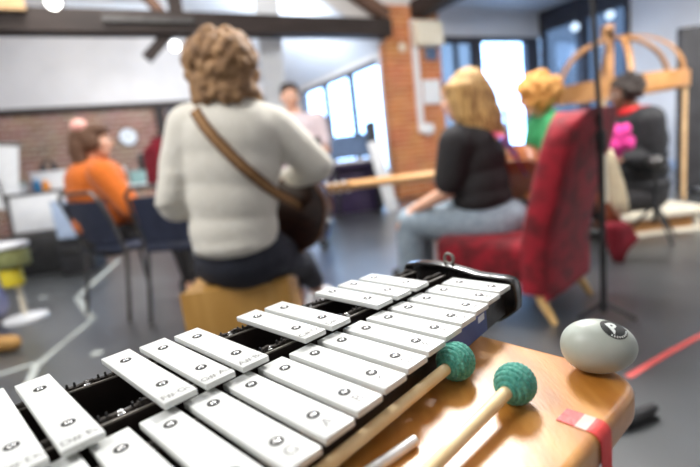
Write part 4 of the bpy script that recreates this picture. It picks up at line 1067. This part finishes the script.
for sgn, s_ in ((-1, s1_), (1, s2_)):
    e = s_ + V((sgn * .05, -.02, -.28)); w = e + V((-sgn * .12, -.2, .06)); B.chain([s_, e, w], [.055, .042, .03]); hand(B, w, (-sgn * .6, -.7, .1), (0, 0, 1), -sgn)
    S.chain([s_, lerp(s_, e, .7)], [.085, .07])
    kk = hip + V((sgn * .1, -.02, -(hip.z - .5))); kk.z = hip.z * .55; aa = V((hip.x + sgn * .11, hip.y, .08)); B.chain([hip + V((sgn * .09, 0, -.03)), kk, aa], [.09, .06, .045]); foot(B, aa, (0, -1))
    T.chain([hip + V((sgn * .09, 0, -.03)), kk, V((aa.x, aa.y, .12))], [.105, .08, .07])
    MB().cap(V((aa.x, aa.y + .04, .045)), V((aa.x, aa.y - .16, .042)), .045, .038).build('shoe', M['blackshoe'], sm)
B.build('body', M['skin'], sm, remesh=.007, sm_it=2); S.build('shirt', M['shirt'], sm, remesh=.011, sm_it=2); T.build('jeans', M['bluejeans'], sm, remesh=.012, sm_it=2)
k = MB(); k.ell(hd + V((0, .02, .05)), (.09, .095, .08)); k.ell(hd + V((0, -.05, .09)), (.07, .04, .03)); k.build('hair', M['blackhair'], sm, remesh=.007)
ub = s2_ + V((-.02, -.2, -.22)); tag(MB().box(ub, (.07, .015, .13), bev=.005).build('phone', M['black']), 'small dark device held by the standing person in the pale shirt', 'device')

# ================================================================== FURNITURE / CLUTTER
def chair(label, c, face, group, sc=1.0):
    f = V((face[0], face[1], 0)).normalized(); s_ = V((f.y, -f.x, 0)); mt = Matrix((s_, f, V((0, 0, 1)))).transposed().to_4x4(); mt.translation = V((c[0], c[1], 0))
    t = thing('stacking_chair', label, 'chair', (c[0], c[1], 0), group)
    P_ = lambda x, y, z: mt @ V((x, y, z))
    MB().box((0, .0, .43), (.43, .42, .05), mtx=mt, bev=.02, seg=3).build('seat', M['navy'], t)
    k = MB(); rows = []
    for j in range(9):
        z = .46 + .27 * j / 8; y = -.20 - .07 * j / 8
        rows.append([k.bm.verts.new(P_(x, y + yy + .03 * (1 - (x / .2) ** 2) * -.6, z)) for x, yy in ((-.2, 0), (-.1, 0), (0, 0), (.1, 0), (.2, 0), (.2, .025), (.1, .025), (0, .025), (-.1, .025), (-.2, .025))])
    for A, B_ in zip(rows, rows[1:]):
        for i in range(10): k.bm.faces.new((A[i], A[(i + 1) % 10], B_[(i + 1) % 10], B_[i]))
    k.bm.faces.new(rows[0]); k.bm.faces.new(rows[-1]); k.build('backrest', M['navy'], t)
    k = MB(); k.tube([P_(-.22, -.18, .40), P_(-.22, -.24, .62), P_(-.21, -.285, .745), P_(-.17, -.295, .785), P_(.17, -.295, .785), P_(.21, -.285, .745), P_(.22, -.24, .62), P_(.22, -.18, .40)], .012, 10); k.build('back_frame', M['greymetal'], t)
    for sx in (-1, 1):
        MB().tube([P_(sx * .22, -.18, .42), P_(sx * .235, -.26, 0)], .012, 10).build('leg', M['greymetal'], t)
        MB().tube([P_(sx * .21, .17, .42), P_(sx * .22, .2, 0)], .012, 10).build('leg', M['greymetal'], t)
    MB().tube([P_(-.21, 0, .39), P_(.21, 0, .39)], .01, 8).build('seat_rail', M['greymetal'], t)
    return t
p = at(134, 250, 2.98); chair('navy stacking chair that the person in orange sits on', (p.x, p.y - .0), (.55, .85), 'navy stacking chairs')
p = at(200, 250, 2.75); chair('empty navy stacking chair just left of the off-white jumper', (p.x, p.y), (.25, 1), 'navy stacking chairs')

# far white table with boxes and bottles
tb = at(75, 190, 5.9); tz = .74
wt = thing('table', 'long white table along the brick wall behind the person in orange', 'table', V((tb.x, tb.y, 0)))
MB().box(V((tb.x, tb.y, tz - .02)), (3.2, .7, .04), rz=RZ, bev=.005).build('tabletop', M['white'], wt)
Rz = Matrix.Rotation(RZ, 3, 'Z')
for sx in (-1, 1):
    for sy in (-1, 1): q = V((tb.x, tb.y, 0)) + Rz @ V((sx * 1.5, sy * .3, 0)); MB().tube([q, q + V((0, 0, tz - .04))], .02, 10).build('leg', M['greymetal'], wt)
def on_table(px, d=0):
    """point on the far table's centre line seen at column px, d metres off it"""
    n = Rz @ V((0, 1, 0)); r = ray(px, 187); q = V((tb.x, tb.y, 0)) + n * d
    t = n.dot(q - V((CAM.x, CAM.y, 0))) / n.dot(V((r.x, r.y, 0))); p = CAM + r * t; return V((p.x, p.y, tz))
def tbox(name, lab, cat, px, d, dims, m, grp=None, lid=None):
    p = on_table(px, d); t = thing(name, lab, cat, p, grp)
    MB().box(p + V((0, 0, dims[2] / 2)), dims, rz=RZ, bev=.012).build('box_body', m, t)
    MB().box(p + V((0, 0, dims[2] + .01)), (dims[0] + .02, dims[1] + .02, .025), rz=RZ, bev=.006).build('lid', lid or m, t)
    return p
tbox('storage_box', 'large white storage box on the far table left of the orange person', 'box', 55, 0, (.42, .3, .26), M['white'])
tbox('storage_box', 'white storage box at the left end of the far table', 'box', 12, 0, (.3, .3, .16), M['white'], lid=M['teal'])
tbox('storage_box', 'pale teal storage box on the far table right of the orange person', 'box', 143, -.05, (.26, .25, .15), M['teal'])
tbox('storage_box', 'white storage box on the far table right beside the orange sleeve', 'box', 122, .05, (.16, .25, .22), M['white'])
def tbottle(lab, px, d, r, h, m):
    p = on_table(px, d); t = thing('bottle', lab, 'bottle', p, 'bottles on the far table')
    MB().lathe([(r * .9, 0), (r, .01), (r, h * .7), (r * .45, h * .85), (r * .4, h * .93)], Matrix.Translation(p), 18).build('bottle_body', m, t)
    MB().lathe([(r * .45, h * .93), (r * .45, h)], Matrix.Translation(p), 14).build('bottle_cap', M['white'], t)
tbottle('blue bottle on the far table in front of the large white box', 37, -.22, .045, .22, M['blue']); tbottle('orange bottle on the far table beside the blue bottle', 46, -.22, .04, .2, M['orangep'])
p = on_table(53, 0) + V((0, 0, .283)); t = thing('headphones', 'black headphones resting on the lid of the large white storage box', 'headphones', p)
MB().ell(p + V((-.07, 0, .045)), (.04, .05, .045)).build('ear_cup', M['black'], t); MB().ell(p + V((.07, 0, .045)), (.04, .05, .045)).build('ear_cup', M['black'], t)
MB().tube([p + V((.08 * math.cos(a), 0, .06 + .07 * math.sin(a))) for a in [PI * j / 12 for j in range(13)]], .012, 8).build('headband', M['black'], t)
p = on_table(152, .22); t = thing('speaker', 'black speaker on the far table beside the dark red coat', 'speaker', p)
MB().box(p + V((0, 0, .2)), (.22, .22, .40), rz=RZ, bev=.01).build('speaker_cabinet', M['black'], t)
q = p + Rz @ V((0, -.112, .22)); MB().lathe([(.08, 0), (.07, .012), (.02, .004)], Matrix.Translation(q) @ Matrix.Rotation(RZ, 4, 'Z') @ Matrix.Rotation(PI / 2, 4, 'X'), 20).build('speaker_cone', M['greymetal'], t)
# dark red coat on a stand in front of the dark post
rp = at(165, 180, 5.6); rp.z = 0; cstand = thing('coat_stand', 'slim black coat stand holding the dark red coat behind the jumper', 'coat stand', rp)
MB().tube([rp + V((0, 0, .02)), rp + V((0, 0, 1.3))], .015, 10).build('pole', M['black'], cstand)
MB().lathe([(.2, 0), (.2, .015), (.03, .03)], Matrix.Translation(rp), 24).build('base', M['black'], cstand)
ct = thing('coat', 'dark red coat hanging behind the left shoulder of the off-white jumper', 'coat', rp + V((0, 0, .45)))
k = MB(); k.cap(rp + V((0, -.03, 1.16)), rp + V((0, -.03, .55)), .09, .13); k.cap(rp + V((-.1, -.03, 1.12)), rp + V((.1, -.03, 1.12)), .06, .06); k.cap(rp + V((-.13, -.03, 1.1)), rp + V((-.16, -.04, .7)), .05, .04); k.cap(rp + V((.13, -.03, 1.1)), rp + V((.16, -.04, .7)), .05, .04)
k.build('coat_body', M['redcloth'], ct, remesh=.012, sm_it=2)
MB().tube([rp + V((.06 * math.cos(a), .06 * math.sin(a) - .02, 1.24)) for a in [2 * PI * j / 16 for j in range(16)]], .022, 8, closed=True).build('collar', M['redcloth'], ct)
# white panel with dark edge propped on black cases, pale blue box
def case(lab, px, y, dims, m, z=0, cat='case', name='equipment_case', rz=.2):
    p = at(px, 250, y); p.z = z; t = thing(name, lab, cat, p)
    MB().box(p + V((0, 0, dims[2] / 2)), dims, rz=rz, bev=.015).build('case_body', m, t)
    MB().tube([p + V((-.08, -dims[1] / 2 - .01, dims[2] * .7)), p + V((-.07, -dims[1] / 2 - .035, dims[2] * .7)), p + V((.07, -dims[1] / 2 - .035, dims[2] * .7)), p + V((.08, -dims[1] / 2 - .01, dims[2] * .7))], .01, 8).build('handle', M['greymetal'], t)
    return p
pa = case('black equipment case on the floor under the framed white board', 42, 4.6, (.62, .4, .38), M['black'])
case('dark case on the floor between the white board and navy chair', 82, 4.45, (.3, .36, .34), M['blackjacket'])
wb = at(38, 214, 4.55); t = thing('display_board', 'white board with dark frame propped on the black case at left', 'board', V((wb.x, wb.y, .38)))
tm = Matrix.Translation(V((wb.x, wb.y, .385))) @ Matrix.Rotation(.12, 4, 'Z') @ Matrix.Rotation(-.12, 4, 'X')
MB().box((0, 0, .21), (.50, .02, .38), mtx=tm, bev=.004).build('board_panel', M['white'], t)
k = MB(); k.box((0, 0, .02), (.56, .035, .04), mtx=tm); k.box((0, 0, .41), (.56, .035, .03), mtx=tm); k.box((-.265, 0, .215), (.03, .035, .36), mtx=tm); k.box((.265, 0, .215), (.03, .035, .36), mtx=tm); k.build('board_frame', M['greymetal'], t)
lb = at(70, 214, 4.35); t = thing('plastic_crate', 'pale blue plastic crate stacked on the dark case beside the white board', 'crate', V((lb.x, lb.y, .345)))
MB().box(V((lb.x, lb.y, .53)), (.20, .26, .36), rz=.1, bev=.02).build('crate_body', M['lightblue'], t); MB().box(V((lb.x, lb.y, .715)), (.22, .28, .025), rz=.1, bev=.008).build('rim', M['white'], t)
# flip chart at far left
fc0 = at(-8, 150, 4.9); t = thing('flip_chart', 'white flip chart leaning at the far left edge', 'flip chart', floor_of(fc0))
tm = Matrix.Translation(V((fc0.x - .12, fc0.y, 0))) @ Matrix.Rotation(.3, 4, 'Z') @ Matrix.Rotation(.16, 4, 'Y') @ Matrix.Rotation(-.1, 4, 'X')
for sx, sy in ((-.25, -.05), (.25, -.05), (0, .3)): MB().tube([V((fc0.x - .12 + sx, fc0.y + sy, 0)), V((fc0.x - .16 + sx * .4, fc0.y + sy * .3, 1.25))], .014, 8).build('leg', M['greymetal'], t)
MB().box((-.15, -.03, 1.0), (.5, .012, .68), mtx=tm).build('paper_pad', M['white'], t); MB().box((-.15, -.025, 1.36), (.54, .03, .05), mtx=tm).build('clamp_bar', M['greymetal'], t)
# stool at left with tray, yellow cup etc.
so = at(22, 300, 2.95); so.z = 0
st_ = thing('stool', 'olive cushioned stool at the left edge under the white tray', 'stool', so)
MB().lathe([(.09, .36), (.105, .38), (.105, .46), (.09, .485)], Matrix.Translation(so), 24).build('seat', M['olive'], st_)
MB().tube([so + V((0, 0, .03)), so + V((0, 0, .36))], .018, 12).build('pole', M['cream'], st_)
MB().lathe([(.13, 0), (.13, .015), (.03, .04)], Matrix.Translation(so), 24).build('base', M['white'], st_)
MB().lathe([(.055, .24), (.065, .25), (.065, .34), (.05, .355)], Matrix.Translation(so + V((-.01, -.02, 0))), 20).build('height_collar', M['yellow'], st_)['label'] = 'bright yellow collar on the stool pole'
ty_ = thing('tray', 'curved white tray resting on the olive stool', 'tray', so + V((-.08, 0, .487)))
k = MB(); k.prism(rrect(.36, .22, .08), .03, Matrix.Translation(so + V((-.26, -.11, .487))), bev=.008); k.build('tray_body', M['white'], ty_)
p = so + V((-.15, .0, .52)); MB().lathe([(.05, 0), (.055, .04), (.05, .045)], Matrix.Translation(p), 16); t = thing('cup', 'small yellow cup on the white tray at the left edge', 'cup', p - V((0, 0, .003)))
MB().lathe([(.03, 0), (.036, .06), (.032, .06), (.028, .006)], Matrix.Translation(p - V((0, 0, .003))), 18).build('cup_body', M['yellow'], t); MB().tube([p + V((.034, 0, .045)), p + V((.055, 0, .04)), p + V((.055, 0, .02)), p + V((.033, 0, .012))], .005, 8).build('handle', M['yellow'], t)
bg = so + V((-.24, .02, 0)); t = thing('bag', 'blue and lilac cloth bag standing left of the olive stool', 'bag', bg)
k = MB(); k.cap(bg + V((0, 0, .12)), bg + V((0, 0, .32)), .11, .08); k.build('bag_body', M['lilac'], t, sharp=180); MB().tube([bg + V((.05 * math.cos(a), 0, .36 + .07 * math.sin(a))) for a in [PI * j / 10 for j in range(11)]], .008, 8).build('handle', M['blue'], t)
bg = onz(2, 352, 0); t = thing('bag', 'small tan leather bag lying on the floor at the left edge', 'bag', bg)
k = MB(); k.cap(bg + V((-.12, 0, .05)), bg + V((.07, 0, .045)), .05, .042); k.build('bag_body', M['tanleather'], t, sharp=180); MB().tube([bg + V((-.08, -.03, .09)), bg + V((-.06, -.04, .115)), bg + V((.0, -.04, .115)), bg + V((.02, -.03, .08))], .006, 8).build('handle', M['tanleather'], t)

# upright piano by the windows
pc0 = at(357, 205, 6.3); pc0.z = 0
pn = thing('piano', 'dark upright piano with slate blue lid below the bright windows', 'piano', pc0)
pm = Matrix.Translation(pc0) @ Matrix.Rotation(.12, 4, 'Z')
MB().box((0, .1, .36), (.70, .36, .72), mtx=pm, bev=.01).build('cabinet', M['pianodark'], pn)
MB().box((-.02, -.16, .66), (.62, .2, .06), mtx=pm, bev=.008).build('key_bed', M['pianodark'], pn)
MB().box((-.03, -.18, .705), (.56, .13, .028), mtx=pm).build('keys', M['white'], pn)
MB().prism([(-.10, .74), (.26, 1.06), (.28, 1.04), (.28, .74)], .60, pm @ Matrix(((0, 0, 1, -.34), (1, 0, 0, 0), (0, 1, 0, 0), (0, 0, 0, 1)))).build('lid', M['pianoblue'], pn, smooth=False)
MB().box((.315, .1, .62), (.09, .42, 1.16), mtx=pm, bev=.01).build('side_panel', M['black'], pn)
for sx in (-1, 1): MB().box((sx * .27, -.21, .315), (.05, .05, .63), mtx=pm).build('leg', M['black'], pn)
wp = at(384, 170, 6.0); wpz = V((wp.x, wp.y, 0)); t = tag(MB().box((0, 0, .47), (.16, .02, .94), mtx=Matrix.Translation(wpz + V((.06, 0, 0))) @ Matrix.Rotation(-.17, 4, 'Y'), bev=.004).build('shelf_board', M['white']), 'narrow white board leaning against the right end of the piano', 'board')
bb = at(326, 215, 5.6); bb.z = 0; t = thing('bin', 'blue plastic bin on the floor between the guitar and piano', 'bin', bb)
MB().lathe([(.07, 0), (.085, .42), (.078, .42), (.065, .02)], Matrix.Translation(bb), 20).build('bin_body', M['blue'], t); MB().tube([bb + V((.085 * math.cos(a), .085 * math.sin(a), .42)) for a in [2 * PI * j / 20 for j in range(20)]], .012, 8, closed=True).build('rim', M['blue'], t)

# microphone stand
mb_ = onz(604, 316, 0); mt_ = at(588, -4, mb_.y); 
ms = thing('microphone_stand', 'tall black stand pole in front of the red chair', 'stand', mb_)
MB().tube([mb_ + V((0, 0, .02)), V((mb_.x, mb_.y, .75))], .013, 14).build('lower_tube', M['black'], ms)
MB().tube([V((mb_.x, mb_.y, .75)), V((mt_.x, mt_.y, 1.75))], .0105, 14).build('upper_tube', M['black'], ms)
MB().lathe([(.018, -.04), (.02, -.03), (.02, .03), (.015, .04)], Matrix.Translation(V((mb_.x, mb_.y, .77))), 16).build('clutch', M['black'], ms)
z0_ = at(600, 203, mb_.y).z; z1_ = at(597, 155, mb_.y).z
MB().tube([V((mb_.x + .016, mb_.y - .006, z0_)), V((mb_.x + .014, mb_.y - .006, z1_))], .009, 10).build('cable_clip', M['cream'], ms)['label'] = 'cream sleeve on the pole'
for j in range(3): a = 1.2 + j * 2 * PI / 3; MB().tube([mb_ + V((0, 0, .06)), mb_ + V((.13 * math.cos(a), .13 * math.sin(a), .012))], .009, 8).build('leg', M['black'], ms)

# wooden hoop frame
hc_ = at(615, 89, 4.7); HR = .575
hf = thing('hoop_frame', 'pale wooden dome frame of crossing hoops on a ring behind the seated people', 'frame', floor_of(hc_))
k = MB(); rows = []
for j in range(48):
    a = 2 * PI * j / 48; d = V((math.cos(a), math.sin(a), 0))
    rows.append([k.bm.verts.new(hc_ + d * r + V((0, 0, z))) for r, z in ((HR, -.07), (HR + .03, -.07), (HR + .03, .07), (HR, .07))])
for j in range(48):
    A, B_ = rows[j], rows[(j + 1) % 48]
    for i in range(4): k.bm.faces.new((A[i], A[(i + 1) % 4], B_[(i + 1) % 4], B_[i]))
k.build('ring', M['hoop'], hf)
hz = at(606, 40, 4.7).z - hc_.z
for a in (.12, 1.25, 2.2):
    d = V((math.cos(a), math.sin(a), 0)); n = V((-d.y, d.x, 0)); k = MB(); pts = []; nr = []
    for j in range(25):
        th = PI * j / 24; pts.append(hc_ + d * HR * math.cos(th) + V((0, 0, .05 + (hz - .05) * math.sin(th)))); nr.append(d * math.cos(th) + V((0, 0, math.sin(th))))
    k.ribbon(pts, nr, .045, .02); k.build('hoop', M['hoop'], hf)
MB().box(hc_ + V((-.08, -.05, .27)), (.07, .03, .60), bev=.005).build('upright', M['hoop'], hf)
MB().box(hc_ + V((-.08, -.02, hz + .06)), (.09, .09, .14), bev=.01).build('finial', M['hoop'], hf)
for j in range(4):
    a = -.35 + j * PI / 2; d = V((math.cos(a), math.sin(a), 0)); MB().tube([hc_ + d * (HR + .012) + V((0, 0, -.05)), floor_of(hc_) + d * (HR + .012)], .022, 10).build('leg', M['tan'], hf)
# dark panel at the right edge
dp_ = at(699, 120, 4.75); dpz = V((dp_.x + .24, dp_.y, 0))
t = thing('display_screen', 'tall dark grey display panel standing at the right edge beside the wooden hoops', 'panel', dpz)
top = at(690, 26, 4.75).z
MB().box(dpz + V((.0, 0, top / 2 + .02)), (.80, .04, top - .04), rz=-.15, bev=.005).build('board_panel', M['board'], t)
q = Matrix.Rotation(-.15, 3, 'Z'); MB().box(dpz + q @ V((-.41, 0, top / 2)), (.02, .06, top), rz=-.15).build('edge_strip', M['board'], t)
for sx in (-.3, .3): MB().box(dpz + q @ V((sx, 0, .02)), (.05, .4, .04), rz=-.15, bev=.005).build('foot', M['black'], t)

# ================================================================== LIGHT
w = bpy.data.worlds.new('sky'); scn.world = w; w.use_nodes = True
bgn = w.node_tree.nodes['Background']; bgn.inputs[0].default_value = (.36, .6, 1, 1); bgn.inputs[1].default_value = 9
def key_fill_light(loc, sx, sy, power, target, lab, col=(1, .975, .94)):
    loc = V(loc); d = (V(target) - loc).normalized(); q = d.to_track_quat('-Z', 'Y')
    t = thing('key_fill_light', lab, 'lamp', loc, 'ceiling lights overhead')
    mt = Matrix.Translation(loc) @ q.to_matrix().to_4x4()
    MB().box((0, 0, .05), (sx + .06, sy + .06, .08), mtx=mt, bev=.01).build('fixture', M['white'], t, smooth=False)
    L = bpy.data.lights.new('key_fill_lamp', 'AREA'); L.shape = 'RECTANGLE'; L.size = sx; L.size_y = sy; L.energy = power; L.color = col
    lo = bpy.data.objects.new('key_fill_lamp', L); COL.objects.link(lo); lo.parent = t; lo.rotation_mode = 'QUATERNION'; lo.rotation_quaternion = q
key_fill_light((.75, 2.9, 2.85), .55, .55, 125, (.1, .3, .6), 'square ceiling light high above the red chair, beyond the bench')
key_fill_light((-2.2, 4.6, 3.6), 1.6, .5, 70, (-1.9, 5.2, 0), 'long unseen fill lamp added above the person in orange')  # unseen fill, added to light the left part of the hall
key_fill_light((3.4, 1.6, 2.85), 1.4, .5, 260, (6.2, 4.6, 1.5), 'long unseen lamp added under the flat ceiling to brighten the right wall')  # added out of view and aimed to whiten the right wall
key_fill_light((-2.4, .1, 3.3), 1.5, 1.0, 80, (-.3, 2.0, .9), 'wide unseen fill lamp added high to the left of the bench')  # added fill from behind, lights the back of the off-white jumper
key_fill_light((-3.2, 8.0, 3.3), 1.6, .6, 24, (-4.2, 9.7, 2.0), 'long unseen lamp added to brighten the back wall')  # unseen helper, lifts the white plaster above the brick
key_fill_light((-1.6, .6, 3.6), 1.2, .5, 110, (.5, 4.6, 4.6), 'long unseen lamp added to brighten the front roof slope')  # added out of view so the front ceiling reads white
up = rm(2.4, 6.3, 2.55); key_fill_light(up, .25, 2.6, 110, rm(2.9, 8.3, 3.4), 'long hidden lamp added behind the dark timber beam to brighten the ceiling', (.80, .89, 1))  # hidden helper lamp; blue tint stands in for daylight on the ceiling
